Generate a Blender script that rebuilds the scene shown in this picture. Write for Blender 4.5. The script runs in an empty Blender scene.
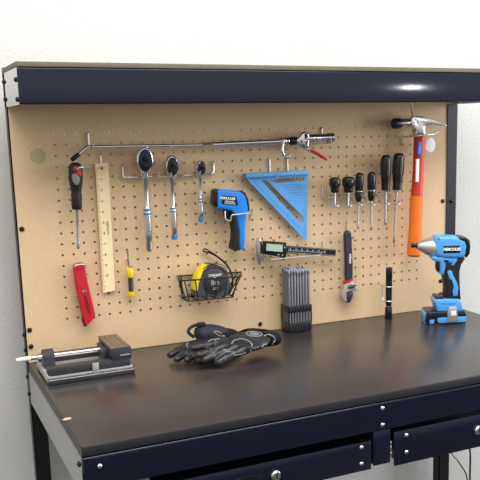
import bpy, bmesh, math, random
from mathutils import Vector, Matrix
random.seed(7)
S = bpy.context.scene
C = S.collection
PI = math.pi
TZ = 0.90            # height of the table top
INCH = 0.0254
ROW0 = 1.4267        # height of the top row of pegboard holes

# ------------------------------------------------------------------ camera
FPX, PCX, PCY = 828.16, 294.52, 283.74
CAM_LOC = Vector((-0.3488, -1.957, 1.438))
CAM_ROT = Matrix.Rotation(-0.4514, 3, 'Z') @ Matrix.Rotation(1.3805, 3, 'X') @ Matrix.Rotation(-0.0181, 3, 'Z')
cam = bpy.data.cameras.new('camera')
cam.lens = FPX * 36 / 480
cam.sensor_width = 36
cam.sensor_fit = 'HORIZONTAL'
cam.shift_x = (240 - PCX) / 480
cam.shift_y = (PCY - 240) / 480
cam.clip_start = 0.02
camo = bpy.data.objects.new('camera', cam)
C.objects.link(camo)
camo.matrix_world = Matrix.Translation(CAM_LOC) @ CAM_ROT.to_4x4()
S.camera = camo

# survey helpers: where the sight line of a photo point meets a plane of the place
def ray(px, py):
    return CAM_ROT @ Vector(((px - PCX) / FPX, -(py - PCY) / FPX, -1))
def at(px, py, Y=0.0):
    d = ray(px, py)
    return CAM_LOC + d * ((Y - CAM_LOC.y) / d.y)
def atz(px, py, Z=TZ):
    d = ray(px, py)
    return CAM_LOC + d * ((Z - CAM_LOC.z) / d.z)
def atp(px, py, P, N):
    d = ray(px, py)
    return CAM_LOC + d * ((P - CAM_LOC).dot(N) / d.dot(N))

# ------------------------------------------------------------------ materials
def lin(c):
    return tuple(((v / 255) / 12.92 if v / 255 <= 0.04045 else ((v / 255 + 0.055) / 1.055) ** 2.4) for v in c) + (1,)
def mat(name, rgb, rough=0.5, metal=0.0, var=0.06, scale=40, bump=0.0, bscale=200, spec=0.5, coat=0.0, rvar=0.0, stretch=None):
    m = bpy.data.materials.new(name)
    m.use_nodes = True
    nt = m.node_tree
    b = nt.nodes['Principled BSDF']
    b.inputs['Roughness'].default_value = rough
    b.inputs['Metallic'].default_value = metal
    b.inputs['Specular IOR Level'].default_value = spec
    b.inputs['Coat Weight'].default_value = coat
    b.inputs['Coat Roughness'].default_value = 0.1
    tc = nt.nodes.new('ShaderNodeTexCoord')
    mp = nt.nodes.new('ShaderNodeMapping')
    if stretch:
        mp.inputs['Scale'].default_value = stretch
    nt.links.new(tc.outputs['Object'], mp.inputs['Vector'])
    nz = nt.nodes.new('ShaderNodeTexNoise')
    nz.inputs['Scale'].default_value = scale
    nz.inputs['Detail'].default_value = 4
    nt.links.new(mp.outputs['Vector'], nz.inputs['Vector'])
    rp = nt.nodes.new('ShaderNodeValToRGB')
    base = lin(rgb)
    rp.color_ramp.elements[0].position = 0.3
    rp.color_ramp.elements[1].position = 0.7
    rp.color_ramp.elements[0].color = tuple(max(0, v * (1 - var)) for v in base[:3]) + (1,)
    rp.color_ramp.elements[1].color = tuple(min(1, v * (1 + var)) for v in base[:3]) + (1,)
    nt.links.new(nz.outputs['Fac'], rp.inputs['Fac'])
    nt.links.new(rp.outputs['Color'], b.inputs['Base Color'])
    if rvar:
        mr = nt.nodes.new('ShaderNodeMapRange')
        mr.inputs['To Min'].default_value = max(0.02, rough - rvar)
        mr.inputs['To Max'].default_value = min(1, rough + rvar)
        nt.links.new(nz.outputs['Fac'], mr.inputs['Value'])
        nt.links.new(mr.outputs['Result'], b.inputs['Roughness'])
    if bump:
        n2 = nt.nodes.new('ShaderNodeTexNoise')
        n2.inputs['Scale'].default_value = bscale
        n2.inputs['Detail'].default_value = 3
        nt.links.new(mp.outputs['Vector'], n2.inputs['Vector'])
        bp = nt.nodes.new('ShaderNodeBump')
        bp.inputs['Strength'].default_value = bump
        bp.inputs['Distance'].default_value = 0.002
        nt.links.new(n2.outputs['Fac'], bp.inputs['Height'])
        nt.links.new(bp.outputs['Normal'], b.inputs['Normal'])
    return m

M = {}
M['wall'] = mat('wall_paint', (212, 212, 210), 0.7, var=0.015, scale=6, bump=0.75, bscale=140)
M['floor'] = mat('floor_concrete', (70, 67, 64), 0.6, var=0.1, scale=5)
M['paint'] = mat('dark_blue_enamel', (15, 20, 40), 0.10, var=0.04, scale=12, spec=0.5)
M['paint_side_sheen'] = mat('blue_enamel_side_sheen', (40, 44, 56), 0.07, var=0.04, scale=12, spec=1.0, coat=1.0)  # same enamel, made lighter and glossier to brighten the sides' grazing reflection
M['paint_black'] = mat('black_enamel', (9, 9, 11), 0.42, var=0.05, scale=12)
M['laminate'] = mat('black_table_laminate', (58, 54, 53), 0.27, var=0.03, scale=90, spec=0.6)
M['edge_band'] = mat('dark_grey_edge_band', (40, 40, 48), 0.42, var=0.08, scale=60)
M['board'] = mat('tan_hardboard', (223, 193, 154), 0.62, var=0.07, scale=260, bump=0.06, bscale=300, spec=0.35)
M['core'] = mat('fibre_core_hole_shade', (86, 60, 38), 0.9)  # brown fibre core, kept dark to deepen the shade in the holes
M['plug'] = mat('grey_tan_fibre_plug', (194, 174, 138), 0.75, var=0.16, scale=330)
M['topboard'] = mat('grey_brown_particle_board', (112, 104, 88), 0.7, var=0.1, scale=150)
M['bolt_black'] = mat('black_oxide_steel', (18, 18, 20), 0.35, 0.3)
M['chrome'] = mat('chrome', (222, 222, 226), 0.12, 1.0, var=0.03)
M['steel'] = mat('satin_steel', (190, 190, 194), 0.26, 1.0, var=0.05, scale=80)
M['zinc'] = mat('zinc_wire', (216, 215, 213), 0.3, 0.8, var=0.06, scale=120)
M['dsteel'] = mat('dark_steel', (92, 94, 100), 0.32, 1.0, var=0.08, scale=80)
M['brass'] = mat('brass', (236, 214, 160), 0.25, 0.75, var=0.04)
M['black'] = mat('black_plastic', (12, 12, 14), 0.28, var=0.06)
M['rubber'] = mat('black_rubber', (19, 19, 21), 0.55, var=0.08, bump=0.1, bscale=500)
M['grey'] = mat('grey_plastic', (128, 130, 134), 0.4)
M['red'] = mat('red_enamel', (196, 28, 42), 0.35, var=0.04)
M['orange_red'] = mat('red_orange_plastic', (214, 60, 36), 0.4, var=0.04)
M['orange'] = mat('orange_rubber', (246, 122, 26), 0.5, var=0.03)
M['yellow'] = mat('yellow_plastic', (246, 218, 20), 0.4, var=0.03)
M['blue'] = mat('bright_blue_plastic', (24, 134, 236), 0.34, var=0.03)
M['blue_tool'] = mat('sky_blue_plastic', (84, 166, 240), 0.3, var=0.03)
M['square_blue'] = mat('mid_blue_plastic', (96, 168, 232), 0.45, var=0.04)
M['square_mark'] = mat('deep_blue_marking', (54, 122, 198), 0.5)
M['band_blue'] = mat('blue_band', (60, 130, 190), 0.4)
M['wood'] = mat('pale_maple', (252, 230, 182), 0.5, var=0.06, scale=60, stretch=(6, 6, 0.5))
M['tick'] = mat('black_ink', (34, 30, 26), 0.6)
M['white'] = mat('white_print', (250, 250, 250), 0.5, var=0.01)
M['lcd'] = mat('grey_green_display', (176, 190, 178), 0.25, var=0.03)
M['steel_holder'] = mat('black_moulded_plastic', (26, 27, 34), 0.4, var=0.08)
M['bit'] = mat('grey_bit_steel', (140, 142, 148), 0.36, 0.8, var=0.1, scale=60, stretch=(3, 3, 0.3))
M['iron'] = mat('hammered_grey_iron', (50, 52, 58), 0.42, 0.1, var=0.35, scale=520, bump=0.9, bscale=420)
M['machined'] = mat('machined_iron', (190, 189, 186), 0.4, 0.5, var=0.12, scale=120)
M['jaw_top'] = mat('brown_streaked_iron', (120, 106, 86), 0.5, 0.4, var=0.25, scale=60, stretch=(1.2, 0.15, 1))  # brown streaky tone for the top of the jaw
M['clear'] = mat('milky_clear_cap', (232, 232, 228), 0.25, var=0.02)
M['wrench_rubber'] = mat('dark_slate_grip', (46, 48, 60), 0.5)
M['tape_disc'] = mat('charcoal_disc', (50, 52, 60), 0.4)
M['tape_rubber'] = mat('dark_grey_tape_case', (76, 79, 88), 0.42, var=0.15, scale=120, stretch=(1, 1, 4))
M['glove'] = mat('black_leather', (36, 36, 40), 0.36, var=0.2, scale=70, bump=0.35, bscale=160)
M['glove_cloth'] = mat('dark_navy_stretch_fabric', (30, 34, 46), 0.75, var=0.2, scale=200, bump=0.3, bscale=500)
M['piping'] = mat('grey_stitching', (140, 142, 146), 0.6)
M['alu'] = mat('cast_aluminium', (206, 204, 201), 0.34, 0.75, var=0.12, scale=70, bump=0.15, bscale=120)
M['label_blue'] = mat('royal_blue_sticker', (32, 92, 206), 0.4)
M['wire_black'] = mat('black_coated_wire', (20, 20, 22), 0.35)
M['chip'] = mat('pale_wood_chip', (206, 184, 150), 0.7)

# ------------------------------------------------------------------ mesh builder
class B:
    def __init__(self):
        self.bm = bmesh.new()
    def box(self, x0, x1, y0, y1, z0, z1, bev=0.0, seg=2, mtx=None):
        r = bmesh.ops.create_cube(self.bm, size=1)
        vs = r['verts']
        for v in vs:
            v.co = Vector((x0 + (v.co.x + .5) * (x1 - x0), y0 + (v.co.y + .5) * (y1 - y0), z0 + (v.co.z + .5) * (z1 - z0)))
            if mtx: v.co = mtx @ v.co
        if bev:
            es = list({e for v in vs for e in v.link_edges})
            bmesh.ops.bevel(self.bm, geom=es, offset=bev, segments=seg, profile=.5, affect='EDGES')
        return self
    def tube(self, pts, r, n=12, caps=True, squash=1.0, up=None):
        """sweep circles along points; r number or list; squash scales the section along `up`"""
        bm = self.bm
        pts = [Vector(p) for p in pts]
        k = len(pts)
        rs = r if isinstance(r, (list, tuple)) else [r] * k
        rings = []
        prev = None
        for i, p in enumerate(pts):
            if i == 0: t = pts[1] - p
            elif i == k - 1: t = p - pts[-2]
            else:
                a = (p - pts[i - 1]); b = (pts[i + 1] - p)
                t = (a.normalized() if a.length > 1e-9 else Vector()) + (b.normalized() if b.length > 1e-9 else Vector())
                if t.length < 1e-6: t = b
            t.normalize()
            if prev is None:
                ref = Vector(up) if up is not None else (Vector((0, 1, 0)) if abs(t.y) < .9 else Vector((0, 0, 1)))
                u = (ref - t * ref.dot(t)).normalized()
            else:
                u = prev - t * prev.dot(t)
                u = u.normalized() if u.length > 1e-6 else prev
            prev = u
            w = t.cross(u)
            rings.append([bm.verts.new(p + (u * math.cos(2 * PI * j / n) * squash + w * math.sin(2 * PI * j / n)) * rs[i]) for j in range(n)])
        for a, b in zip(rings, rings[1:]):
            for j in range(n):
                bm.faces.new((a[j], a[(j + 1) % n], b[(j + 1) % n], b[j]))
        if caps:
            bm.faces.new(list(reversed(rings[0])))
            bm.faces.new(rings[-1])
        return self
    def lathe(self, p0, p1, prof, n=24, squash=1.0, up=None):
        """profile [(t, r)] with t in 0..1 between p0 and p1"""
        p0, p1 = Vector(p0), Vector(p1)
        ax = (p1 - p0)
        t = ax.normalized()
        ref = Vector(up) if up is not None else (Vector((0, 1, 0)) if abs(t.y) < .9 else Vector((0, 0, 1)))
        u = (ref - t * ref.dot(t)).normalized(); w = t.cross(u)
        bm = self.bm
        rings = []
        for tt, r in prof:
            c = p0 + ax * tt
            rings.append([bm.verts.new(c + (u * math.cos(2 * PI * j / n) * squash + w * math.sin(2 * PI * j / n)) * max(r, 1e-5)) for j in range(n)])
        for a, b in zip(rings, rings[1:]):
            for j in range(n):
                bm.faces.new((a[j], a[(j + 1) % n], b[(j + 1) % n], b[j]))
        bm.faces.new(list(reversed(rings[0]))); bm.faces.new(rings[-1])
        return self
    def slab(self, front, back_vec, bev=0.0, seg=2, holes=()):
        """prism: front outline (3D points) pushed by back_vec; holes are outlines cut right through"""
        bm = self.bm
        bv = Vector(back_vec)
        loops = [list(front)] + [list(h) for h in holes]
        vl = []
        edges = []
        for lp in loops:
            vs = [bm.verts.new(Vector(p)) for p in lp]
            vl.append(vs)
            edges += [bm.edges.new((vs[i], vs[(i + 1) % len(vs)])) for i in range(len(vs))]
        if holes:
            r = bmesh.ops.triangle_fill(bm, edges=edges, use_beauty=True, use_dissolve=False)
            faces = [g for g in r['geom'] if isinstance(g, bmesh.types.BMFace)]
        else:
            faces = [bm.faces.new(vl[0])]
        mp = {}
        for vs in vl:
            for v in vs: mp[v] = bm.verts.new(v.co + bv)
        for f in faces:
            bm.faces.new([mp[v] for v in reversed(f.verts)])
        for vs in vl:
            for i in range(len(vs)):
                a, b = vs[i], vs[(i + 1) % len(vs)]
                bm.faces.new((a, b, mp[b], mp[a]))
        if bev and not holes:
            es = [e for e in bm.edges if (e.verts[0] in vl[0] and e.verts[1] in vl[0])]
            mpb = [mp[v] for v in vl[0]]
            es += [e for e in bm.edges if (e.verts[0] in mpb and e.verts[1] in mpb)]
            bmesh.ops.recalc_face_normals(bm, faces=bm.faces[:])
            bmesh.ops.bevel(bm, geom=es, offset=bev, segments=seg, profile=.5, affect='EDGES', clamp_overlap=True)
        return self
    def ball(self, c, rx, ry=None, rz=None, seg=16, mtx=None):
        r = bmesh.ops.create_uvsphere(self.bm, u_segments=seg, v_segments=max(6, seg // 2), radius=1)
        for v in r['verts']:
            co = Vector((v.co.x * rx, v.co.y * (ry or rx), v.co.z * (rz or rx)))
            if mtx: co = mtx @ co
            v.co = Vector(c) + co
        return self
    def build(self, name, m, parent=None, sharp=38, loc=None):
        bm = self.bm
        bmesh.ops.recalc_face_normals(bm, faces=bm.faces[:])
        if parent is not None:
            org = parent.matrix_basis.translation.copy()
            q = parent
            while q.parent is not None:
                q = q.parent
                org += q.matrix_basis.translation
        elif loc is not None:
            org = Vector(loc)
        else:
            xs = [v.co for v in bm.verts]
            org = Vector([(min(c[i] for c in xs) + max(c[i] for c in xs)) / 2 for i in range(3)])
        for v in bm.verts: v.co -= org
        me = bpy.data.meshes.new(name)
        bm.to_mesh(me); bm.free()
        me.shade_smooth()
        me.set_sharp_from_angle(angle=math.radians(sharp))
        me.materials.append(M[m] if isinstance(m, str) else m)
        o = bpy.data.objects.new(name, me)
        C.objects.link(o)
        if parent is not None: o.parent = parent
        else: o.location = org
        return o

def thing(name, loc, label, cat, group=None):
    o = bpy.data.objects.new(name, None)
    o.empty_display_size = 0.02
    C.objects.link(o)
    o.location = loc
    tag(o, label, cat, group)
    return o
def tag(o, label, cat, group=None):
    o['label'] = label; o['category'] = cat
    if group: o['group'] = group
    return o
def rnd(pts, r, n=5):
    """round the corners of a polyline"""
    pts = [Vector(p) for p in pts]
    out = [pts[0]]
    for a, p, b in zip(pts, pts[1:], pts[2:]):
        d1 = (a - p); d2 = (b - p)
        q = min(r, d1.length * .45, d2.length * .45)
        s, e = p + d1.normalized() * q, p + d2.normalized() * q
        for i in range(n + 1):
            t = i / n
            out.append(s * (1 - t) ** 2 + p * 2 * t * (1 - t) + e * t * t)
    out.append(pts[-1])
    return out
def smooth(pts, n=6):
    """Catmull-Rom through points"""
    P = [Vector(p) for p in pts]
    P = [P[0] * 2 - P[1]] + P + [P[-1] * 2 - P[-2]]
    out = []
    for i in range(1, len(P) - 2):
        a, b, c, d = P[i - 1:i + 3]
        for k in range(n):
            t = k / n
            out.append(0.5 * ((2 * b) + (c - a) * t + (2 * a - 5 * b + 4 * c - d) * t * t + (3 * b - 3 * c + d - a) * t ** 3))
    out.append(P[-2])
    return out
def closed_smooth(pts, n=4):
    P = [Vector(p) for p in pts]
    k = len(P); out = []
    for i in range(k):
        a, b, c, d = P[i - 1], P[i], P[(i + 1) % k], P[(i + 2) % k]
        for j in range(n):
            t = j / n
            out.append(0.5 * ((2 * b) + (c - a) * t + (2 * a - 5 * b + 4 * c - d) * t * t + (3 * b - 3 * c + d - a) * t ** 3))
    return out
def lettering(body, o, R, U, size, m, parent, name='lettering', align='CENTER', bold=0.0, shear=0.0, thick=0.0004):
    cu = bpy.data.curves.new('letters', 'FONT')
    cu.body = body; cu.size = size; cu.align_x = align; cu.align_y = 'CENTER'
    cu.extrude = thick; cu.offset = bold; cu.shear = shear; cu.resolution_u = 3
    ob = bpy.data.objects.new('letters', cu)
    C.objects.link(ob)
    dg = bpy.context.evaluated_depsgraph_get()
    me = bpy.data.meshes.new_from_object(ob.evaluated_get(dg))
    bpy.data.objects.remove(ob)
    R = Vector(R).normalized(); U = Vector(U); U = (U - R * U.dot(R)).normalized(); N = R.cross(U)
    b = B(); b.bm.from_mesh(me)
    for v in b.bm.verts:
        v.co = Vector(o) + R * v.co.x + U * v.co.y + N * v.co.z
    bpy.data.meshes.remove(me)
    return b.build(name, m, parent)
X, Y, Z = Vector((1, 0, 0)), Vector((0, 1, 0)), Vector((0, 0, 1))
def P2(lst, y): return [at(a, b, y) for a, b in lst]

# ------------------------------------------------------------------ the setting
def struct(o):
    o['kind'] = 'structure'; return o
WY = 0.09
struct(B().box(-2.5, 4.0, WY, WY + .1, 0, 2.8).build('wall_back', 'wall'))
struct(B().box(-2.5, 4.0, -4.5, WY, -.1, 0).build('floor', 'floor'))

# ------------------------------------------------------------------ workbench
XL, XR, YF = -0.0965, 1.1215, -0.588
bench = thing('workbench', (XL + .6, -.28, 0), 'black steel workbench with tan pegboard back and overhead canopy', 'workbench')
b = B().box(XL + .001, XR - .001, YF + .002, -.001, TZ - .018, TZ, .0012).build('tabletop', 'laminate', bench)
B().box(XL, XR, YF, YF + .0022, TZ - .0175, TZ - .0008, .0006).build('edge_band', 'edge_band', b)

# aprons: folded sheet
def sheet(name, pts, vec, m='paint', parent=bench, r=.004):
    """bent sheet: profile points (polyline) extruded along vec, 1.5 mm thick"""
    prof = rnd(pts, r, 4)
    bb = B(); bm = bb.bm
    v = Vector(vec)
    a = [bm.verts.new(p) for p in prof]; c = [bm.verts.new(p + v) for p in prof]
    for i in range(len(a) - 1):
        bm.faces.new((a[i], a[i + 1], c[i + 1], c[i]))
    bmesh.ops.recalc_face_normals(bm, faces=bm.faces[:])
    bmesh.ops.solidify(bm, geom=bm.faces[:], thickness=.0015)
    return bb.build(name, m, parent, 50)
W = XR - XL
sheet('front_apron', [(XL, YF + .03, .8805), (XL, YF - .0015, .8805), (XL, YF - .0015, .8205), (XL, YF + .03, .8205)], (W, 0, 0))
sheet('side_apron', [(XL + .02, YF + .002, .8805), (XL - .0015, YF + .002, .8805), (XL - .0015, YF + .002, .801), (XL + .022, YF + .002, .801)], (0, -YF - .006, 0), 'paint_side_sheen')
sheet('side_apron', [(XR - .02, YF + .002, .8805), (XR + .0015, YF + .002, .8805), (XR + .0015, YF + .002, .801), (XR - .022, YF + .002, .801)], (0, -YF - .006, 0), 'paint_side_sheen')
B().box(XL + .0, XL + .003, YF + .004, -.004, TZ - .018, TZ - .0008).build('side_edge_band', 'edge_band', bench)
B().box(XR - .003, XR, YF + .004, -.004, TZ - .018, TZ - .0008).build('side_edge_band', 'edge_band', bench)
# uprights (L angle) from the floor to the canopy at the back, legs at the front
def angle(name, x, y, sx, sy, z0, z1, fx=.034, fy=.034, m='paint_black'):
    t = .002
    bb = B()
    bb.box(min(x, x + sx * fx), max(x, x + sx * fx), min(y, y + sy * t), max(y, y + sy * t), z0, z1)
    bb.box(min(x, x + sx * t), max(x, x + sx * t), min(y, y + sy * fy), max(y, y + sy * fy), z0, z1)
    return bb.build(name, m, bench)
angle('upright', XL - .001, .0062, 1, 1, 0, 1.572, .034, .03)
angle('upright', XR + .001, .0062, -1, 1, 0, 1.572, .034, .03)
B().box(1.067, XR - .003, .0095, .012, 0, .86).build('rear_leg_plate', 'paint_black', bench)
B().box(1.0895, XR + .001, -.0035, .0, .9005, 1.4855).build('upright_cover_strip', 'paint_black', bench)
angle('front_leg', XL + .003, YF + .004, 1, 1, 0, .815)
angle('front_leg', XR - .003, YF + .004, -1, 1, 0, .815)
B().box(XL + .04, XR - .04, -.016, -.002, .835, .879).build('rear_rail', 'paint_black', bench)

# pegboard with real holes
def pegboard():
    bb = B(); bm = bb.bm
    y0, y1 = 0.0, 0.004
    R_ = 0.0028; h = INCH / 2; n = 8
    cache = {}
    def V(x, y, z):
        k = (round(x * 1e5), round(y * 1e5), round(z * 1e5))
        if k not in cache: cache[k] = bm.verts.new((x, y, z))
        return cache[k]
    sq = [(-1, -1), (0, -1), (1, -1), (1, 0), (1, 1), (0, 1), (-1, 1), (-1, 0)]
    for c in range(40):
        for r in range(18):
            cx, cz = c * INCH, ROW0 - r * INCH
            of = [V(cx + a * h, y0, cz + d * h) for a, d in sq]
            ob = [V(cx + a * h, y1, cz + d * h) for a, d in sq]
            ang = [math.atan2(d, a) for a, d in sq]
            fi = [bm.verts.new((cx + R_ * math.cos(t), y0, cz + R_ * math.sin(t))) for t in ang]
            bi = [bm.verts.new((cx + R_ * math.cos(t), y1, cz + R_ * math.sin(t))) for t in ang]
            for i in range(8):
                j = (i + 1) % 8
                bm.faces.new((of[i], of[j], fi[j], fi[i]))
                bm.faces.new((ob[j], ob[i], bi[i], bi[j]))
                bm.faces.new((fi[i], fi[j], bi[j], bi[i])).material_index = 1
    gx0, gx1, gz0, gz1 = -h, 39 * INCH + h, ROW0 - 17 * INCH - h, ROW0 + h
    bx0, bx1, bz0, bz1 = XL + .0015, XR - .001, TZ + .0005, 1.556
    for (x0, x1, z0, z1) in ((bx0, gx0, bz0, bz1), (gx1, bx1, bz0, bz1), (gx0, gx1, bz0, gz0), (gx0, gx1, gz1, bz1)):
        for y, flip in ((y0, 0), (y1, 1)):
            vs = [V(x0, y, z0), V(x1, y, z0), V(x1, y, z1), V(x0, y, z1)]
            bm.faces.new(vs[::-1] if flip else vs)
    for (xa, za, xb, zb) in ((bx0, bz0, bx1, bz0), (bx1, bz0, bx1, bz1), (bx1, bz1, bx0, bz1), (bx0, bz1, bx0, bz0)):
        vs = [bm.verts.new((xa, y0, za)), bm.verts.new((xb, y0, zb)), bm.verts.new((xb, y1, zb)), bm.verts.new((xa, y1, za))]
        bm.faces.new(vs)
    # keep windings as built
    return bb.build('pegboard', 'board', bench, 30)
board = pegboard()
board.data.materials.append(M['core'])
pc = at(38, 156)
B().lathe(pc + Y * .001, pc - Y * .0006, [(0, .0178), (.6, .0178), (1, .0172)], 40).build('knockout_plug', 'plug', bench)['label'] = 'round grey-tan plug in the pegboard'

# canopy
CY = -.1905
sheet('canopy_front_panel', [(XL, CY + .02, 1.5595), (XL, CY, 1.5595), (XL, CY, 1.4862), (XL, CY + .018, 1.4862)], (W, 0, 0), r=.0035)
B().box(XL - .001, XL + .001, CY + .0025, .036, 1.4862, 1.5595).build('canopy_side_panel', 'paint_side_sheen', bench)
B().box(XR - .001, XR + .001, CY + .0025, .036, 1.4862, 1.5595).build('canopy_side_panel', 'paint_side_sheen', bench)
B().box(XL - .0015, XR + .0015, CY - .001, .006, 1.5605, 1.5705, .0006).build('canopy_top_board', 'topboard', bench)

# drawers under the apron
def drawer(x0, x1, z0, z1, lockx, lockz):
    d = B().box(x0, x1, YF - .001, YF + .001, z0, z1, .0008).box(x0 + .012, x1 - .012, YF + .001, YF + .42, z0 + .006, z1 - .008).build('drawer', 'paint', bench)
    B().lathe((lockx, YF - .001, lockz), (lockx, YF - .009, lockz), [(0, .0105), (.55, .0105), (.8, .0085), (1, .008)], 24).build('lock', 'chrome', d)
    B().box(lockx - .0012, lockx + .0012, YF - .0095, YF - .0088, lockz - .005, lockz + .005).build('keyhole', 'black', d)
    return d
dl = drawer(.02, .4814, .7415, .8035, .2656, .774)
dr = drawer(.5366, 1.02, .7365, .811, .751, .777)
B().lathe((.205, YF - .0005, .770), (.205, YF - .0016, .770), [(0, .034), (1, .033)], 36, squash=.4, up=Z).build('finger_recess', 'black', dl)
B().box(.4861, .527, YF - .0012, YF + .001, .747, .8206, .0006).build('centre_stile', 'paint', bench)
B().box(.484, .530, YF + .004, YF + .45, .75, .815).build('centre_rail', 'paint_black', bench)
rn = B()
for z in (.765, .778, .788): rn.ball((.5315, YF + .004, z), .0025, seg=8)
rn.box(.5305, .5325, YF + .003, YF + .30, .757, .792)
rn.build('drawer_runner', 'zinc', bench)

# bolts
def bolt_mesh(p, n, r=.0058, hgt=.0045, m='bolt_black', parent=None):
    p = Vector(p); n = Vector(n)
    return B().lathe(p, p + n * hgt, [(0, r), (.25, r), (.6, r * .86), (.9, r * .5), (1, r * .12)], 16).build('bolt', m, parent or bench)
for q in ((29.5, 330), (31, 346.5), (21.8, 229), (442.5, 201), (440.5, 281), (440.5, 294), (260, 324)):
    p = at(*q); p.y = -.0002; bolt_mesh(p, (0, -1, 0))
bolt_mesh((1.107, -.0035, 1.212), (0, -1, 0))
for q in ((.018, .964), (.018, .927), (.018, .862), (.018, .82), (.014, 1.541), (.014, 1.503), (-.170, 1.536), (-.171, 1.497), (-.565, .862)):
    bolt_mesh((XL - .0012, q[0], q[1]), (-1, 0, 0), .0052)
for q in ((.5074, .868), (.5074, .8325), (-.068, .861)):
    bolt_mesh((q[0], YF - .0015, q[1]), (0, -1, 0), .0048, .0035, 'chrome')['label'] = 'bright zinc bolt'
for q, d in (((.4578, .793), dl), ((.4577, .758), dl), ((.5661, .799), dr), ((.5665, .762), dr)):
    bolt_mesh((q[0], YF - .001, q[1]), (0, -1, 0), .0048, .0035, 'chrome', d)['label'] = 'bright zinc bolt'

# ------------------------------------------------------------------ peg hooks
def snap(p):
    p = Vector(p)
    q = Vector((round(p.x / INCH) * INCH, p.y, ROW0 - round((ROW0 - p.z) / INCH) * INCH))
    return q
def hook(name, label, pts, r=.0024, group=None, m='zinc', rr=.006):
    p = rnd(pts, rr, 5)
    o = B().tube(p, r, 10).build(name, m)
    tag(o, label, 'hook', group)
    return o
def peg(label, px, py0, py1, L, tip=.012, r=.0022, dx=0.0, tipdx=0.0):
    a = snap(at(px, py0, -.0030)); c = at(px, py1, -.0030)
    c.x = a.x + dx
    e = Vector((c.x, -L, c.z - .001))
    pts = [Vector((a.x, .007, a.z)), Vector((a.x, .002, a.z)), a, c, e, e + Vector((tipdx, -.002, tip))]
    return hook('peg_hook', label, pts, r)
exec_later = []

# ---- air blow gun ------------------------------------------------
AY = -.036
g0, g1, g2 = at(71.2, 160.4, AY), at(87.5, 146.8, AY), at(283, 141.2, AY)
gun = thing('air_blow_gun', g2, 'long chrome air blow gun with bent nozzle and red lever across the pegboard', 'air gun')
bend = at(207, 145, AY)
B().tube(rnd([at(78, 154.9, AY), g1, bend], .006, 6), .0042, 14).build('nozzle_tube', 'chrome', gun)
B().lathe(g0, at(79.2, 153.9, AY), [(0, .003), (.1, .0052), (.8, .0052), (1, .0044)], 14).build('rubber_tip', 'black', gun)
B().lathe(at(202.5, 145.2, AY), at(212.5, 144.6, AY), [(0, .0055), (.2, .0075), (.45, .0075), (.5, .006), (.6, .008), (.9, .008), (1, .006)], 6).build('brass_coupling', 'brass', gun)
B().lathe(at(211, 144.7, AY), at(289, 141, AY), [(0, .0055), (.03, .0066), (1, .0068)], 18).build('extension_tube', 'chrome', gun)
B().lathe(at(287, 141.2, AY), at(300, 140.6, AY), [(0, .007), (.1, .0095), (.4, .0105), (.75, .0095), (1, .008)], 18).build('collar', 'black', gun)
body = B()
body.slab(closed_smooth(P2([(297, 140), (300, 136), (302.5, 132.5), (306.5, 131.8), (309, 133.5), (310, 138), (309.5, 143), (308.5, 148.5), (304, 149), (299.5, 146)], AY - .011), 2), (0, .022, 0), .004, 3)
body.lathe(at(305, 138.5, AY), at(331, 137.6, AY), [(0, .0122), (.15, .0115), (.9, .0112), (1, .009)], 20)
body.build('valve_body', 'chrome', gun)
for q in ((303.6, 145.6), (306.6, 142.4), (301.6, 141.4)):
    p = at(q[0], q[1], AY - .0105)
    B().lathe(p, p - Y * .0025, [(0, .0036), (.7, .0036), (1, .0026)], 6).build('body_screw', 'dsteel', gun)
B().slab(P2([(304.4, 133.6), (307.6, 133.4), (308.4, 138.8), (304.8, 139)], AY - .0112), (0, .002, 0), .0004).build('trigger_slot', 'bolt_black', gun)
B().lathe(at(327, 137.8, AY), at(333, 137.5, AY), [(0, .0125), (.3, .0125), (.32, .0105), (.6, .0105), (.62, .0125), (.95, .0125), (1, .0115)], 18).build('inlet_nut', 'steel', gun)
B().tube(rnd([at(302, 146.5, AY), at(309.5, 151, AY), at(325.5, 158.6, AY)], .02), [.0026] * 8, 10).build('lever_rod', 'steel', gun)
B().tube(smooth([at(309.8, 150.6, AY), at(314, 152.0, AY), at(320, 155.4, AY), at(327.2, 159.8, AY)], 4), [.003, .0034, .0038, .004, .0042, .0044, .0045, .0045, .0045, .0044, .0042, .0038, .0022], 12).build('lever', 'red', gun)['label'] = 'red lever grip'
hk = B()
hk.tube(smooth([at(284, 140, AY - .008), at(282.6, 146, AY - .008), at(282.4, 152, AY - .008), at(285, 156.3, AY - .008), at(289, 156.6, AY - .008), at(291.6, 154.2, AY - .008)], 5), .0036, 12)
for q in (281.5, 284.5, 287.5):
    hk.tube([at(q, 141, AY) + Vector((0, math.cos(2 * PI * k / 20) * .0086, math.sin(2 * PI * k / 20) * .0095)) for k in range(21)], .0018, 8, caps=False)
hk.build('hanging_hook', 'chrome', gun)
peg('bright peg hook holding the bent nozzle end of the air gun', 87.8, 133.2, 148.3, .046, .010)
peg('bright peg hook behind the inlet end of the air gun', 321.8, 128, 142.5, .052, .012)

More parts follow.
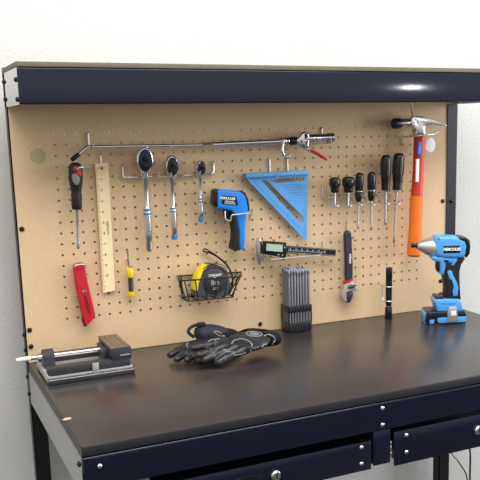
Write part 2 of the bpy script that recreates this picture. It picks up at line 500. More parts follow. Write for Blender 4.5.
# ---- ratcheting screwdriver with red ring --------------------------
SY = -.034
s0 = at(74, 163, SY)
sd = thing('ratchet_screwdriver', s0, 'thick black ratchet screwdriver with red and grey inlay hanging at far left', 'screwdriver')
h0, h1 = at(75.2, 162.5, SY), at(76.9, 209.5, SY)
B().lathe(h0, h1, [(0, .006), (.03, .0115), (.09, .0148), (.2, .0156), (.4, .0152), (.58, .0122), (.64, .0108), (.68, .0122), (.80, .0116), (.88, .0118), (.97, .0115), (1, .0095)], 28).build('handle', 'rubber', sd)
B().slab(closed_smooth(P2([(73.2, 168.5), (76.2, 166.2), (79.6, 168), (81.4, 174), (80.2, 176.2), (75.5, 173.2)], SY - .0155), 3), (0, .006, 0), .001).build('ratchet_ring', 'orange_red', sd)['label'] = 'red inlay'
B().lathe(at(76.5, 169.6, SY - .0145), at(76.5, 169.6, SY - .0178), [(0, .0042), (1, .0036)], 18).build('hanging_eye', 'black', sd)
B().slab(closed_smooth(P2([(72.4, 174.5), (75.8, 173.8), (79.8, 177.8), (79.2, 183.6), (75.8, 184.8), (72.8, 181)], SY - .0158), 3), (0, .006, 0), .001).build('grey_inlay', 'grey', sd)
B().lathe(at(76.9, 209, SY), at(78.3, 248.8, SY), [(0, .0038), (.05, .003), (.78, .003), (.84, .0034), (.95, .0042), (1, .0036)], 14).build('shaft', 'steel', sd)
hp = snap(at(89.9, 166.2, -.003))
hook('peg_hook', 'small bright peg hook through the black ratchet screwdriver handle', [Vector((hp.x, .007, hp.z)), Vector((hp.x, -.004, hp.z)), Vector((hp.x, -.012, hp.z - .001)), at(89.4, 166.6, -.022), at(84, 167.0, -.050), at(79.5, 167.4, -.056), at(76.6, 169.8, -.052)], .0022)

# ---- wooden ruler ------------------------------------------------
RY = -.010
ruler = thing('wooden_ruler', at(100, 166, RY), 'pale wooden ruler hanging upright on the pegboard', 'ruler')
rq = P2([(95.2, 163.6), (108.2, 162.6), (115.2, 290.4), (103.2, 292.8)], RY)
eye = at(101.9, 168.2, RY)
hole = [eye + X * (.0042 * math.cos(k * PI / 6)) + Z * (.0042 * math.sin(k * PI / 6)) for k in range(12)]
B().slab(rq, (0, .005, 0), holes=[hole]).build('blade', 'wood', ruler)
u = (rq[3] - rq[0]); L_ = u.length; u.normalize(); v = (rq[1] - rq[0]).normalized()
w_ = (rq[1] - rq[0]).length
tk = B(); 
k = 0
d = .012
while d < L_ - .005:
    ln = .008 if k % 8 == 0 else (.0055 if k % 4 == 0 else .003)
    a = rq[0] + u * d + v * .0008
    tk.slab([a, a + v * ln, a + v * ln + u * .0006, a + u * .0006], (0, -.0003, 0))
    k += 1; d += INCH / 8
tk.build('inch_marks', 'tick', ruler)
for i in range(1, 11):
    lettering(str(i), rq[0] + u * (.012 + INCH * i) + v * .0115 - Y * .0002, v, -u, .008, 'tick', ruler, 'numeral')
lettering('WESTCOTT', at(107.6, 228, RY) - Y * .0002, u, v, .0062, 'tick', ruler)
B().box(rq[0].x, rq[0].x + .001, RY, RY + .004, rq[0].z - .001, rq[0].z).build('dark_corner_edge', 'dsteel', ruler)  # tiny dark block at the top left corner of the blade
bpy.data.objects.remove(ruler.children[-1]) if False else None
peg('bright peg hook at the top of the wooden ruler', 100.2, 155, 166.4, .022, -.006, .0022, tipdx=.004)

# ---- ratchet rail and three ratchets --------------------------------
KY = -.030
rail_pts = [snap(at(122.4, 164, .007)), snap(at(122.4, 164, -.003)), at(123.2, 176.6, -.010), at(124.6, 177.6, -.012), at(150, 177, -.012), at(180, 175.8, -.012), at(205, 174.8, -.012), at(213.2, 173.4, -.010), snap(at(213.6, 161.5, -.003)), snap(at(213.6, 161.5, .007))]
tr = thing('tool_rail', at(168, 176, 0), 'bright wire rail with prongs carrying the three ratchets', 'tool rail')
B().tube(rnd(rail_pts, .006), .0032, 10).build('rail', 'zinc', tr)
for x in (139.3, 153.3, 166, 177.8, 194.3, 204.8):
    y = 177.4 - (x - 124) * .046
    p = at(x, y, -.012)
    B().tube(rnd([p, p + Vector((0, -.040, -.001)), p + Vector((0, -.044, .009))], .004), .0024, 10).build('prong', 'zinc', tr)
def ratchet(label, hx, hy, hw, hh, sx, y0, gx, gy, ex, ey, rs, rg, rings, endblue):
    c = at(hx, hy, KY)
    t = thing('ratchet_wrench', c, label, 'ratchet', 'chrome ratchets on the rail')
    px = (at(hx + 1, hy, KY) - c).length
    W2, H2 = hw * px / 2, hh * px / 2
    prof = []
    for k in range(28):
        a = 2 * PI * k / 28
        x_, z_ = math.sin(a) * W2, math.cos(a) * H2
        if z_ < 0: x_ *= 1 - .30 * (-z_ / H2) ** 2
        prof.append(c + X * x_ + Z * z_ - Y * .012)
    B().slab(prof, (0, .024, 0), .005, 3).build('head', 'chrome', t)
    ins = [c + X * math.sin(2 * PI * k / 24) * W2 * .82 + Z * (math.cos(2 * PI * k / 24) * H2 * .80 + H2 * .02) - Y * .0137 for k in range(24)]
    B().slab(ins, (0, .004, 0), .0008).build('drive_plate', 'dsteel_dark', t)
    sq = c + Z * H2 * .12 - X * W2 * .02
    B().box(sq.x - W2 * .26, sq.x + W2 * .26, c.y - .026, c.y - .013, sq.z - W2 * .26, sq.z + W2 * .26, .001).build('square_drive', 'bolt_black', t)
    lv = c - Z * H2 * .38
    B().slab([lv + X * math.sin(2 * PI * k / 12) * W2 * .32 + Z * math.cos(2 * PI * k / 12) * W2 * .18 - Y * .018 for k in range(12)], (0, .005, 0), .0008).build('reverse_lever', 'black', t)
    a, g, e = at(sx, y0, KY), at(gx, gy, KY), at(ex, ey, KY)
    B().lathe(c - Z * H2 * .75, g, [(0, W2 * .62), (.16, W2 * .42), (.3, rs), (.9, rs * .95), (1, rs * 1.05)], 18).build('shank', 'chrome', t)
    L2 = 1.0
    B().lathe(g, e, [(0, rs), (.03, rg), (.2, rg * 1.02), (.6, rg * 1.05), (.93, rg * 1.0), (1, rg * .7)], 18).build('grip', 'chrome', t)
    ax = (e - g)
    for (q0, q1) in rings:
        f0, f1 = (q0 - gy) / (ey - gy), (q1 - gy) / (ey - gy)
        B().lathe(g + ax * f0, g + ax * f1, [(0, rg * 1.07), (1, rg * 1.07)], 18).build('blue_ring', 'band_blue', t)
    if endblue:
        B().lathe(g + ax * endblue, e - ax * .002, [(0, rg * 1.08), (.7, rg * 1.12), (1, rg * .95)], 18).build('blue_end_cap', 'band_blue', t)
M['dsteel_dark'] = mat('black_drive_plate', (44, 48, 62), 0.3, 0.6)
ratchet('largest chrome ratchet, leftmost on the wire rail', 144, 160.5, 17, 27, 146, 178, 146.8, 206.5, 149.3, 251.5, .0062, .0083, [(208.8, 211), (212.6, 214.8)], 0)
ratchet('middle-sized chrome ratchet on the wire rail', 171.2, 166.4, 13.4, 21.5, 172, 177, 173, 206.5, 174.6, 239.5, .0050, .0067, [(207.6, 209.2), (210.6, 212.4)], .87)
ratchet('smallest chrome ratchet, rightmost on the wire rail', 200, 168.2, 10.2, 15, 200, 176, 200.4, 196.5, 201.2, 222, .0040, .0055, [(198.2, 199.6), (200.8, 202.2)], .78)

# ---- infrared thermometer -------------------------------------------
TY = -.052      # front face
th = thing('infrared_thermometer', at(230, 220, -.03), 'blue and black pistol-shaped infrared thermometer hanging nose left', 'thermometer')
TT = .036
shell = [(217.2, 189.4), (228, 190.2), (240, 191.2), (246, 193.4), (249, 199.5), (249.8, 208), (249, 212.4), (247, 216), (246, 227), (245.8, 240), (245, 249.6), (240, 250.4), (239.2, 243), (239.6, 233), (237.8, 224), (236, 216), (231.4, 211.2), (224, 209.8), (217.2, 208.6)]
B().slab(P2(shell, TY), (0, TT, 0), .007, 4).build('shell', 'blue', th)
B().slab(P2([(231.4, 211), (236, 215.8), (238.2, 224), (239.8, 233), (239.4, 243), (240.2, 250.2), (235.4, 251), (233.2, 248.8), (235.0, 241), (235.6, 232), (234, 222), (232, 214), (231.5, 211.5)], TY + .001), (0, TT - .002, 0), .006, 4).build('grip', 'rubber', th)
B().slab(P2([(241.2, 191), (246, 192.8), (249.2, 199.5), (250.2, 210), (248.4, 212.6), (246.4, 206), (244.2, 197)], TY + .0), (0, TT, 0), .004, 3).build('rear_cap', 'black', th)
B().slab(P2([(214.6, 191.4), (216.4, 189.2), (219.6, 189.2), (219.6, 208.2), (216.4, 207.2), (214.4, 204.4)], TY + .002), (0, TT - .004, 0), .004, 3).build('nose', 'black', th)
B().lathe(at(215, 199, TY + .018), at(213.4, 199, TY + .018), [(0, .010), (1, .009)], 18).build('lens_bore', 'bolt_black', th)
B().slab(closed_smooth(P2([(224.6, 209.6), (229.4, 211), (230.4, 216), (229.8, 221), (226.4, 219), (224.8, 214)], TY + .010), 2), (0, .016, 0), .003).build('trigger', 'black', th)
tl = P2([(222.2, 195.4), (237, 196.4), (237.8, 205.4), (222, 204.2)], TY - .0006)
B().slab(tl, (0, .002, 0), .0003).build('nameplate', 'black', th)
lu = (tl[1] - tl[0]).normalized()
lettering('HERCULES', at(227.6, 198.4, TY - .0008), lu, Z, .0085, 'white', th, bold=.00022)
lettering('INFRARED', at(229.6, 201.6, TY - .0008), lu, Z, .0052, 'white', th)
lettering('THERMOMETER', at(229.8, 203.5, TY - .0008), lu, Z, .0045, 'white', th)
hook('thermometer_hook', 'bright wire hook wrapped around the blue thermometer grip', [snap(at(252, 210.1, .007)), snap(at(252, 210.1, -.004)), at(249.4, 220.0, -.030), at(249.4, 213.6, -.054), at(248.6, 213.2, -.060), at(231.4, 215, -.060), at(230.8, 221.2, -.058), at(225.2, 219.2, -.056), at(224.9, 211, -.054)], .0018, rr=.004)

# ---- speed square --------------------------------------------------
QY = -.020
sqr = thing('speed_square', at(285, 176, QY), 'flat blue triangular speed square with slot hanging on two hooks', 'square')
outer = P2([(244.6, 176.6), (308.2, 174.4), (307.0, 239.8), (305.4, 240)], QY)
cut = P2([(274.2, 179.2), (304.4, 176.8), (304.2, 180.6), (274.8, 183.0)], QY)
slot = closed_smooth(P2([(261.6, 180.4), (267.0, 180.2), (285.4, 199.4), (303.0, 216.2), (303.4, 222.0), (299.0, 221.2), (281.0, 202.0)], QY), 1)
B().slab(outer, (0, .005, 0), holes=[cut, slot]).build('triangle_plate', 'square_blue', sqr)
fa, fb = at(246.2, 176.1, QY - .009), at(309.0, 172.8, QY - .009)
B().slab([fa + Z * .006, fb + Z * .006, fb - Z * .0045, fa - Z * .0045], (0, .022, 0), .0015).build('fence', 'square_blue', sqr)
mk = B()
fu = (outer[3] - outer[0])
nrm = Vector((fu.z, 0, -fu.x)).normalized()
hyp = at(305.2, 238, QY) - at(246.5, 178, QY)
hn = Vector((hyp.z, 0, -hyp.x)).normalized()
if hn.z < 0: hn = -hn
hyu = hyp.normalized()
for i in range(2, 46):
    a = at(246.5, 178, QY) + hyp * (i / 47)
    ln = .009 if i % 5 == 0 else .005
    mk.slab([a + hn * .004, a + hn * (.004 + ln), a + hn * (.004 + ln) + hyu * .0009, a + hn * .004 + hyu * .0009], (0, -.0004, 0))
for i in range(3, 22):
    a = at(306.4, 176 + i * 2.7, QY)
    mk.slab([a - X * .003, a - X * (.012 if i % 4 == 0 else .007), a - X * (.012 if i % 4 == 0 else .007) - Z * .001, a - X * .003 - Z * .001], (0, -.0004, 0))
for i in range(6):
    a0, a1 = at(281 + i * 3.2, 186 + i * 2.2, QY), at(295 + i * 1.4, 184.5 + i * 2.8, QY)
    dd = (a1 - a0).normalized(); nn = Vector((-dd.z, 0, dd.x)) * .0016
    if i < 5: mk.slab([a0, a1, a1 + nn, a0 + nn], (0, -.0004, 0))
for i in range(4):
    a0, a1 = at(296 + i * 2.2, 183), at(301.5 + i * .5, 190 - i)
    a0, a1 = at(294 + i * 1.6, 184, QY), at(302.6, 193.5 - i * 2.4, QY)
    dd = (a1 - a0).normalized(); nn = Vector((-dd.z, 0, dd.x)) * .001
    mk.slab([a0, a1, a1 + nn, a0 + nn], (0, -.0004, 0))
mk.build('markings', 'square_mark', sqr)
for px, tx, lab in ((269.3, 276, 'left of the two bright hooks holding the blue square'), (287, 294.2, 'right of the two bright hooks holding the blue square')):
    a = snap(at(px, 159.6, -.003))
    t_ = at(tx, 180.4, -.046)
    zt = t_.z
    hook('peg_hook', lab, [Vector((a.x, .007, a.z)), Vector((a.x, -.001, a.z)), a, Vector((a.x, -.003, zt - .001)), Vector((a.x, -.046, zt)), Vector((a.x, -.049, zt + .018))], .0023, 'hooks holding the blue square')

# ---- digital caliper ------------------------------------------------
GY = -.030
cal = thing('digital_caliper', at(275, 248, GY), 'digital caliper with grey display hanging level below the blue square', 'caliper')
B().slab(P2([(263, 243.6), (336.2, 249.4), (335.6, 256.4), (262.6, 252.4)], GY), (0, .0035, 0), .0004).build('beam', 'dsteel', cal)
B().slab(P2([(287, 247.6), (335.8, 250.4), (335.4, 254.6), (287, 251.2)], GY - .0005), (0, .001, 0)).build('scale_strip', 'black', cal)
B().slab(P2([(287, 252.0), (335.4, 255.2), (335.4, 256.3), (287, 253.2)], GY - .0007), (0, .001, 0)).build('bright_edge', 'steel', cal)
tk = B()
for i in range(40):
    f = i / 40
    p = at(288.5 + 38 * f, 250.9 + 2.4 * f, GY - .0007)
    tk.slab([p, p + Z * (.005 if i % 5 == 0 else .003), p + X * .0006 + Z * (.005 if i % 5 == 0 else .003), p + X * .0006], (0, -.0003, 0))
for i in range(7):
    f = i / 7
    p = at(290 + 40 * f, 249.4 + 2.4 * f, GY - .0007)
    tk.slab([p, p + Z * .0025, p + X * .002 + Z * .0025, p + X * .002], (0, -.0003, 0))
tk.build('scale_marks', 'white', cal)
B().slab(P2([(257.4, 238), (260, 237), (261.6, 240), (262.6, 246), (263.2, 256), (261.4, 264), (259.6, 265.2), (258.0, 262), (257, 255), (256, 247)], GY - .001), (0, .005, 0), .0008).build('fixed_jaw', 'steel', cal)
B().slab(P2([(263, 242.6), (266, 241), (267, 257.8), (264.4, 256.6), (262.6, 262), (261.8, 258)], GY - .0015), (0, .004, 0), .0006).build('sliding_jaw', 'steel', cal)
B().slab(P2([(264.2, 241.2), (286.6, 242.6), (286.6, 256.6), (283, 258.4), (279, 256.6), (264, 254.2)], GY - .013), (0, .013, 0), .0015).build('display_housing', 'black', cal)
B().slab(P2([(266.6, 243.6), (282.8, 244.8), (282.6, 252.0), (266.2, 250.6)], GY - .0135), (0, .001, 0)).build('display', 'lcd', cal)
for q in ((278.4, 254.6), (282.4, 255.2), (284.8, 247.4)):
    p = at(q[0], q[1], GY - .013)
    B().lathe(p, p - Y * .0015, [(0, .0028), (1, .0024)], 12).build('button', 'grey', cal)
B().lathe(at(274, 241.4, GY - .004), at(274, 239.6, GY - .004), [(0, .003), (1, .003)], 12).build('lock_screw', 'steel', cal)
B().tube([at(281.5, 259.2, GY - .006), at(284.5, 258.6, GY - .006)], .004, 12).build('thumb_roller', 'steel', cal)
hook('wire_cradle', 'bright wire cradle running under the digital caliper', [snap(at(322.5, 243.1, .007)), snap(at(322.5, 243.1, -.004)), Vector((snap(at(322.5, 243.1, -.004)).x, -.005, at(319, 255.2, -.050).z)), at(319, 255.2, -.050), at(272, 259.6, -.050), at(270.5, 258, -.05)], .0017, rr=.003)

# ---- wire basket with tape measure ---------------------------------
bk = thing('wire_basket', at(210, 299, -.03), 'small black wire basket hanging on the pegboard', 'basket')
zr, zb = 1.071, 1.017
xa, xb = .262, .420           # rim
xc, xd = .281, .403           # bottom
yb, yf, yfb = -.006, -.066, -.058
rimf = B()
rimf.tube(rnd([(xa + .012, yb, zr + .001), (xa, yf, zr), (xb, yf, zr - .005), (xb + .024, yb, zr - .005)], .008), .0021, 8)
rimf.tube([(xa + .010, yb, zr + .001), (xb + .026, yb, zr - .005)], .0021, 8)
rimf.build('rim', 'wire_black', bk)
bt = B()
bt.tube(rnd([(xc, yb, zb), (xc, yfb, zb), (xd, yfb, zb - .002), (xd, yb, zb - .002)], .006), .0018, 8)
bt.tube([(xc, yb, zb), (xd, yb, zb - .002)], .0018, 8)
bt.build('bottom_frame', 'wire_black', bk)
for i in range(6):
    f = i / 5
    x0 = xa + (xb - xa) * (.06 + .88 * f); x1 = xc + (xd - xc) * (.03 + .94 * f)
    B().tube(rnd([(x0, yf, zr - .005 * f), (x1, yfb, zb - .001), (x1, yb, zb - .001), (x0 + .012 + .012 * f, yb, zr - .006 * f)], .006), .0016, 8).build('upright_wire', 'wire_black', bk)
for xr, xq, xs_ in ((xa, xc, .012), (xb, xd, .024)):
    for q in (.3, .7):
        B().tube([(xr + xs_ * q, yf + (yb - yf) * q, zr - (.0 if xr < .3 else .005)), (xq, yfb + (yb - yfb) * q, zb - .001)], .0016, 8).build('end_wire', 'wire_black', bk)
MY = -.048
tm = thing('tape_measure', at(211, 297, -.03), 'black tape measure with yellow strip sitting in the wire basket', 'tape measure')
shape = [(195.6, 295.0), (196.4, 284), (200, 273), (205, 266.6), (211, 264.0), (218, 265.2), (225, 270), (229.4, 278), (230.8, 288), (230.2, 294.6), (226, 296.4), (210, 297.2), (198, 297)]
B().slab(closed_smooth(P2(shape, MY), 3), (0, .034, 0), .006, 4).build('case', 'tape_rubber', tm)
B().slab(P2([(195.0, 290.5), (195.8, 281), (199.6, 272.4), (205.2, 266.0), (209.4, 264.4), (206.0, 268.6), (201.8, 275), (199.0, 283), (198.0, 291.4)], MY - .0008), (0, .035, 0), .002).build('yellow_strip', 'yellow', tm)['label'] = 'yellow front strip'
dc = at(214.5, 282, MY - .001)
B().lathe(dc + Y * .002, dc - Y * .0012, [(0, .031), (.7, .031), (1, .029)], 40).build('face_disc', 'tape_disc', tm)
lettering('STANLEY', dc + Z * .017 - Y * .0014 + X * .002, X, Z, .0085, 'white', tm, bold=.0001)
B().box(dc.x - .003, dc.x + .004, dc.y - .0018, dc.y - .0012, dc.z + .008, dc.z + .0125).build('yellow_mark', 'yellow', tm)
lettering('8m', dc - Z * .002 - Y * .0014 + X * .001, X, Z, .018, 'lcd', tm, 'size_print')
lettering('26ft', dc - Z * .016 - Y * .0014 + X * .001, X, Z, .009, 'lcd', tm, 'size_print')
for k, (rr_, a0_, a1_) in enumerate(((.036, 20, 150), (.041, 25, 140), (.046, 40, 130))):
    B().tube([dc + X * rr_ * math.cos(math.radians(a0_ + (a1_ - a0_) * i / 16)) + Z * rr_ * math.sin(math.radians(a0_ + (a1_ - a0_) * i / 16)) for i in range(17)], .0011, 6).build('case_rib', 'rubber', tm)
B().tube(smooth([at(228.4, 293, -.05), at(232, 284, -.046), at(231.2, 273.6, -.034), at(226, 264.6, -.02), at(218, 257.4, -.012), at(209, 252.6, -.010), at(203.4, 251.2, -.010), at(204.4, 248.8, -.010), at(209, 251.0, -.014), at(217.5, 256.4, -.016), at(226.2, 263.8, -.026), at(231.6, 273, -.040), at(233, 284, -.052), at(229.4, 294, -.052)], 5), .0017, 8).build('wrist_strap', 'black', tm)
B().slab(P2([(194.6, 291), (196.6, 291), (197, 297), (195.2, 296.6)], MY + .008), (0, .018, 0), .001).build('tape_hook', 'steel', tm)

# ---- utility knife ---------------------------------------------------
UY = -.026
kn = thing('utility_knife', at(79, 266, UY), 'red metal utility knife hanging point down at lower left', 'knife')
B().slab(closed_smooth(P2([(74.0, 267.4), (76, 264.6), (81.4, 263), (84.6, 264.6), (86.4, 274), (88.8, 286), (92.2, 300), (94.8, 312.5), (94.5, 318), (87, 325.4), (84.8, 323.6), (81.2, 309), (78, 296), (75.4, 280)], UY), 2), (0, .018, 0), .003, 3).build('handle', 'red', kn)
B().slab(P2([(82.6, 317), (84.6, 321.6), (86.4, 321.2), (87.2, 326), (84.6, 327), (82.4, 321)], UY + .003), (0, .012, 0), .001).build('nose_piece', 'black', kn)
B().slab(P2([(93.4, 312.5), (95.2, 313.5), (95.0, 318.4), (92.8, 319.4)], UY + .002), (0, .012, 0), .001).build('end_piece', 'black', kn)
sc = at(84.4, 291.8, UY)
B().lathe(sc + Y * .001, sc - Y * .002, [(0, .0048), (.5, .0048), (1, .0036)], 16).build('screw', 'chrome', kn)
B().slab(P2([(75.8, 293.6), (78.4, 294), (79, 299.6), (76.6, 298.6)], UY + .004), (0, .010, 0), .0012).build('blade_slider', 'steel', kn)
B().slab(P2([(78.6, 299.5), (79.6, 300), (82.2, 310.5), (81, 310)], UY + .005), (0, .008, 0)).build('slider_slot', 'black', kn)
kd = (at(88.8, 312, UY) - at(85.2, 298, UY)).normalized()
lettering('GORDON', at(87, 304.6, UY - .0004), kd, X, .0098, 'tick', kn, bold=.0002)
a = snap(at(86, 263.6, -.003))
hook('peg_hook', 'bright peg hook through the top of the red knife', [Vector((a.x, .007, a.z)), a, at(85.4, 264.8, -.012), at(84.5, 264.4, -.034), at(80.5, 264.6, -.036), at(75.2, 265.4, -.036), at(74.6, 267.2, -.034)], .0022, rr=.004)

# ---- small yellow screwdriver -------------------------------------------
VY = -.016
ys = thing('pocket_screwdriver', at(130.5, 268, VY), 'small pocket screwdriver with yellow ends and clear dark barrel', 'screwdriver')
B().lathe(at(127.4, 250.4, VY), at(129.4, 269, VY), [(0, .0022), (.08, .0028), (.14, .0019), (1, .0021)], 12).build('shaft', 'steel', ys)
B().lathe(at(129.4, 267.4, VY), at(130.4, 277.2, VY), [(0, .0055), (.15, .0084), (.5, .0090), (.85, .0080), (1, .007)], 8).build('collar', 'yellow', ys)
B().lathe(at(130.4, 276.6, VY), at(131.2, 292.2, VY), [(0, .0064), (1, .0066)], 6).build('barrel', 'dsteel', ys)
B().lathe(at(131.2, 291.4, VY), at(131.4, 296.8, VY), [(0, .0088), (.7, .0094), (1, .007)], 8).build('end_cap', 'yellow', ys)
peg('short bright peg hook beside the yellow pocket screwdriver', 127.6, 260.3, 265.2, .036, .005, .0018)

# ---- rail with six screwdrivers ---------------------------------------
DY = -.044
rl = thing('screwdriver_rail', at(360, 196, 0), 'bright wire rail with loops carrying the six black screwdrivers', 'tool rail')
B().tube(rnd([snap(at(322, 186, .007)), snap(at(322, 186, -.003)), at(322.8, 197.4, -.010), at(325, 198, -.012), at(350, 196.4, -.012), at(380, 193.6, -.012), at(392, 192.9, -.010), snap(at(391, 182.5, -.003)), snap(at(391, 182.5, .007))], .005), .0022, 10).build('rail', 'zinc', rl)
drv = [  # px of handle centre top and bottom, shaft end, handle width px
    (334.8, 177.2, 334.8, 192.6, 334.5, 207.6, 10.4, 'stubby', 'first black screwdriver from the left on the rail, stubby with round-topped handle'),
    (348.4, 176.6, 348.2, 192.4, 348.0, 208.4, 11.6, 'stubby', 'second black screwdriver from the left on the rail, stubby with wide ribbed handle'),
    (359.8, 172.6, 358.4, 201.8, 358.0, 229.2, 7.6, 'mid', 'third black screwdriver from the left on the rail, slim with bright ring'),
    (371.8, 172.0, 371.2, 200.8, 371.4, 229.8, 7.6, 'mid', 'fourth black screwdriver from the left on the rail, slim with bright ring'),
    (385.9, 155.0, 385.5, 190.2, 385.4, 225.4, 9.4, 'long', 'fifth black screwdriver on the rail, long straight handle and thin shaft'),
    (398.9, 153.0, 397.0, 190.0, 393.8, 243.4, 10.2, 'long', 'rightmost black screwdriver, the longest, reaching lowest beside the hammer')]
for (tx, ty, bx, by, ex, ey, wpx, kind, lab) in drv:
    a, c, e = at(tx, ty, DY), at(bx, by, DY), at(ex, ey, DY)
    px = (at(tx + 1, ty, DY) - a).length * .93
    r = wpx * px / 2
    t = thing('screwdriver', c, lab, 'screwdriver', 'black screwdrivers on the rail')
    if kind == 'stubby':
        prof = [(0, r * .55), (.06, r * .84), (.16, r * .97), (.42, r), (.62, r * .86), (.74, r * .74), (.82, r * .78), (.93, r * .74), (1, r * .6)]
        rs = .0032
    elif kind == 'mid':
        prof = [(0, r * .4), (.03, r * .75), (.1, r * .98), (.3, r), (.6, r * .98), (.66, r * .82), (.72, r * .8), (.8, r * .92), (.92, r * .74), (1, r * .6)]
        rs = .0025
    else:
        prof = [(0, r * .5), (.03, r * .8), (.09, r * .98), (.3, r), (.72, r * .92), (.86, r * .80), (.92, r * .84), (1, r * .8)]
        rs = .0030 if ex > 390 or True else .0028
    bb = B().lathe(a, c, prof, 24)
    for v in bb.bm.verts:      # flutes
        pass
    bb.build('handle', 'black', t)
    fl = B()
    ax = (c - a)
    for k in range(6):
        an = k * PI / 3 + .3
        off = X * math.cos(an) * r * .93 + Y * math.sin(an) * r * .93
        fl.tube([a + ax * .14 + off * .98, a + ax * .36 + off * 1.0, a + ax * .58 + off * .95], r * .16, 8)
    fl.build('grip_ribs', 'rubber', t)
    if kind == 'mid':
        B().lathe(a + ax * .62, a + ax * .655, [(0, r * .97), (1, r * .97)], 20).build('ring', 'steel', t)['label'] = 'bright ring'
    if kind == 'long':
        B().lathe(c - ax * .01, c + ax * .05, [(0, r * .72), (.6, r * .62), (1, r * .4)], 18).build('ferrule', 'clear' if wpx > 10 else 'steel', t)
    B().lathe(c - ax * .02, e, [(0, rs), (.86, rs * .92), (.92, rs * 1.12), (.97, rs * .95), (1, rs * .45)], 12).build('shaft', 'steel', t)
    # loop of the rail around the shaft
    yy = {'stubby': 205.5, 'mid': 204.5, 'long': 203.5}[kind]
    cx_ = c + (e - c).normalized() * ((at(bx, yy, DY).z - c.z) / (e - c).normalized().z)
    rz = at(bx, 195.6 - (bx - 335) * .055, -.012).z
    q = .0105
    B().tube(smooth([(cx_.x - q - .003, -.012, rz), (cx_.x - q, -.024, rz - .008), (cx_.x - q, DY, cx_.z), (cx_.x - q * .55, DY - q, cx_.z - .001), (cx_.x + q * .5, DY - q, cx_.z), (cx_.x + q, DY - .002, cx_.z + .004), (cx_.x + q, DY + .010, cx_.z + .009)], 5), .0018, 8).build('loop', 'zinc', rl)

# ---- adjustable wrench --------------------------------------------------
WYY = -.024
wr = thing('adjustable_wrench', at(348, 234, WYY), 'adjustable wrench with black grip and red band hanging jaw down', 'wrench')
B().slab(closed_smooth(P2([(345.4, 235), (346.2, 232), (348.4, 230.6), (350.8, 231.8), (351.8, 235), (352.4, 250), (352.8, 279), (346.8, 282.0), (346.4, 265), (345.8, 250)], WYY - .003), 2), (0, .013, 0), .0028, 3).build('grip', 'wrench_rubber', wr)
B().lathe(at(348.2, 235.4, WYY), at(348.2, 235.4, WYY - .0036), [(0, .0045), (1, .004)], 16).build('hanging_eye', 'bolt_black', wr)
B().slab(P2([(345.6, 281.6), (352.9, 278.4), (353, 280.8), (345.2, 284.4)], WYY - .0034), (0, .014, 0), .001).build('red_band', 'red', wr)['label'] = 'red band'
B().slab(P2([(345.2, 284), (353, 280.6), (355.0, 286.6), (357.8, 288.6), (357.0, 290.8), (352.0, 290.6), (346.6, 292.6), (346.8, 299.6), (347.6, 302.8), (343.6, 300.0), (342.2, 295.4), (343.8, 289.4)], WYY - .002), (0, .012, 0), .002, 3).build('head', 'alu', wr)
B().slab(P2([(346.4, 293.2), (353.4, 291.6), (352.8, 297), (350.4, 302.4), (347.4, 303.2), (346.4, 299.4)], WYY - .001), (0, .011, 0), .0014).build('movable_jaw', 'dsteel', wr)
B().lathe(at(348.2, 287.2, WYY - .002), at(354, 286.4, WYY - .002), [(0, .0045), (.1, .0055), (.25, .0046), (.4, .0055), (.55, .0046), (.7, .0055), (.85, .0046), (1, .005)], 16).build('worm_screw', 'dsteel', wr)
lettering('TITAN!', at(350.0, 258.6, WYY - .0034), -Z, X, .0085, 'white', wr, bold=.0003)
peg('thin peg hook holding the adjustable wrench', 347.6, 222.4, 236.6, .034, .006, .0020)

# ---- flashlight in clip -----------------------------------------------
FY = -.050
f_top, f_bot = at(389.4, 267.4, FY), at(388.4, 319.2, FY)
f_bot = Vector((f_bot.x, FY, TZ + .0008)); f_top.x = f_bot.x + .002
fl = thing('flashlight', f_bot, 'slim black flashlight standing lens down in a wire clip by the pegboard', 'flashlight')
B().lathe(f_top, f_bot, [(0, .0082), (.02, .0094), (.2, .0094), (.21, .0088), (.6, .0088), (.70, .0088), (.71, .0078), (.745, .0078), (.76, .0096), (.9, .0102), (.99, .0102), (1, .0095)], 24).build('body', 'black', fl)
ax = f_bot - f_top
B().lathe(f_top + ax * .738, f_top + ax * .752, [(0, .0086), (1, .0086)], 24).build('bright_ring', 'steel', fl)
kb = B()
for k in range(10):
    kb.lathe(f_top + ax * (.24 + k * .034), f_top + ax * (.258 + k * .034), [(0, .0091), (1, .0091)], 24)
kb.build('knurled_grip', 'rubber', fl)
cl = thing('flashlight_clip', at(381, 292, -.004), 'bright wire clip with two rings around the black flashlight', 'clip')
def ring(z, r, x, y): return [(x + r * math.cos(t), y + r * math.sin(t), z) for t in [PI * .75 + k * 2 * PI * .92 / 22 for k in range(23)]]
z1 = at(389, 286.2, FY).z; z2 = at(389, 300.6, FY).z
hk_ = snap(at(378.4, 282.0, -.003))
vx = at(382.4, 292, -.030).x
for nme, zz in (('upper_ring', z1), ('lower_ring', z2)):
    rp_ = ring(zz, .0118, f_bot.x + .001, FY)
    lead = [Vector((hk_.x, .007, hk_.z)), Vector((hk_.x, -.004, hk_.z)), Vector((hk_.x, -.006, zz)), Vector((vx, -.030, zz))] if zz == z1 else [Vector((vx, -.030, zz + .008)), Vector((vx, -.032, zz))]
    B().tube(rnd(lead, .003) + rp_, .0019, 8).build(nme, 'zinc', cl)
B().tube([Vector((vx, -.030, z1)), Vector((vx, -.030, z2 + .006))], .0019, 8).build('back_wire', 'zinc', cl)

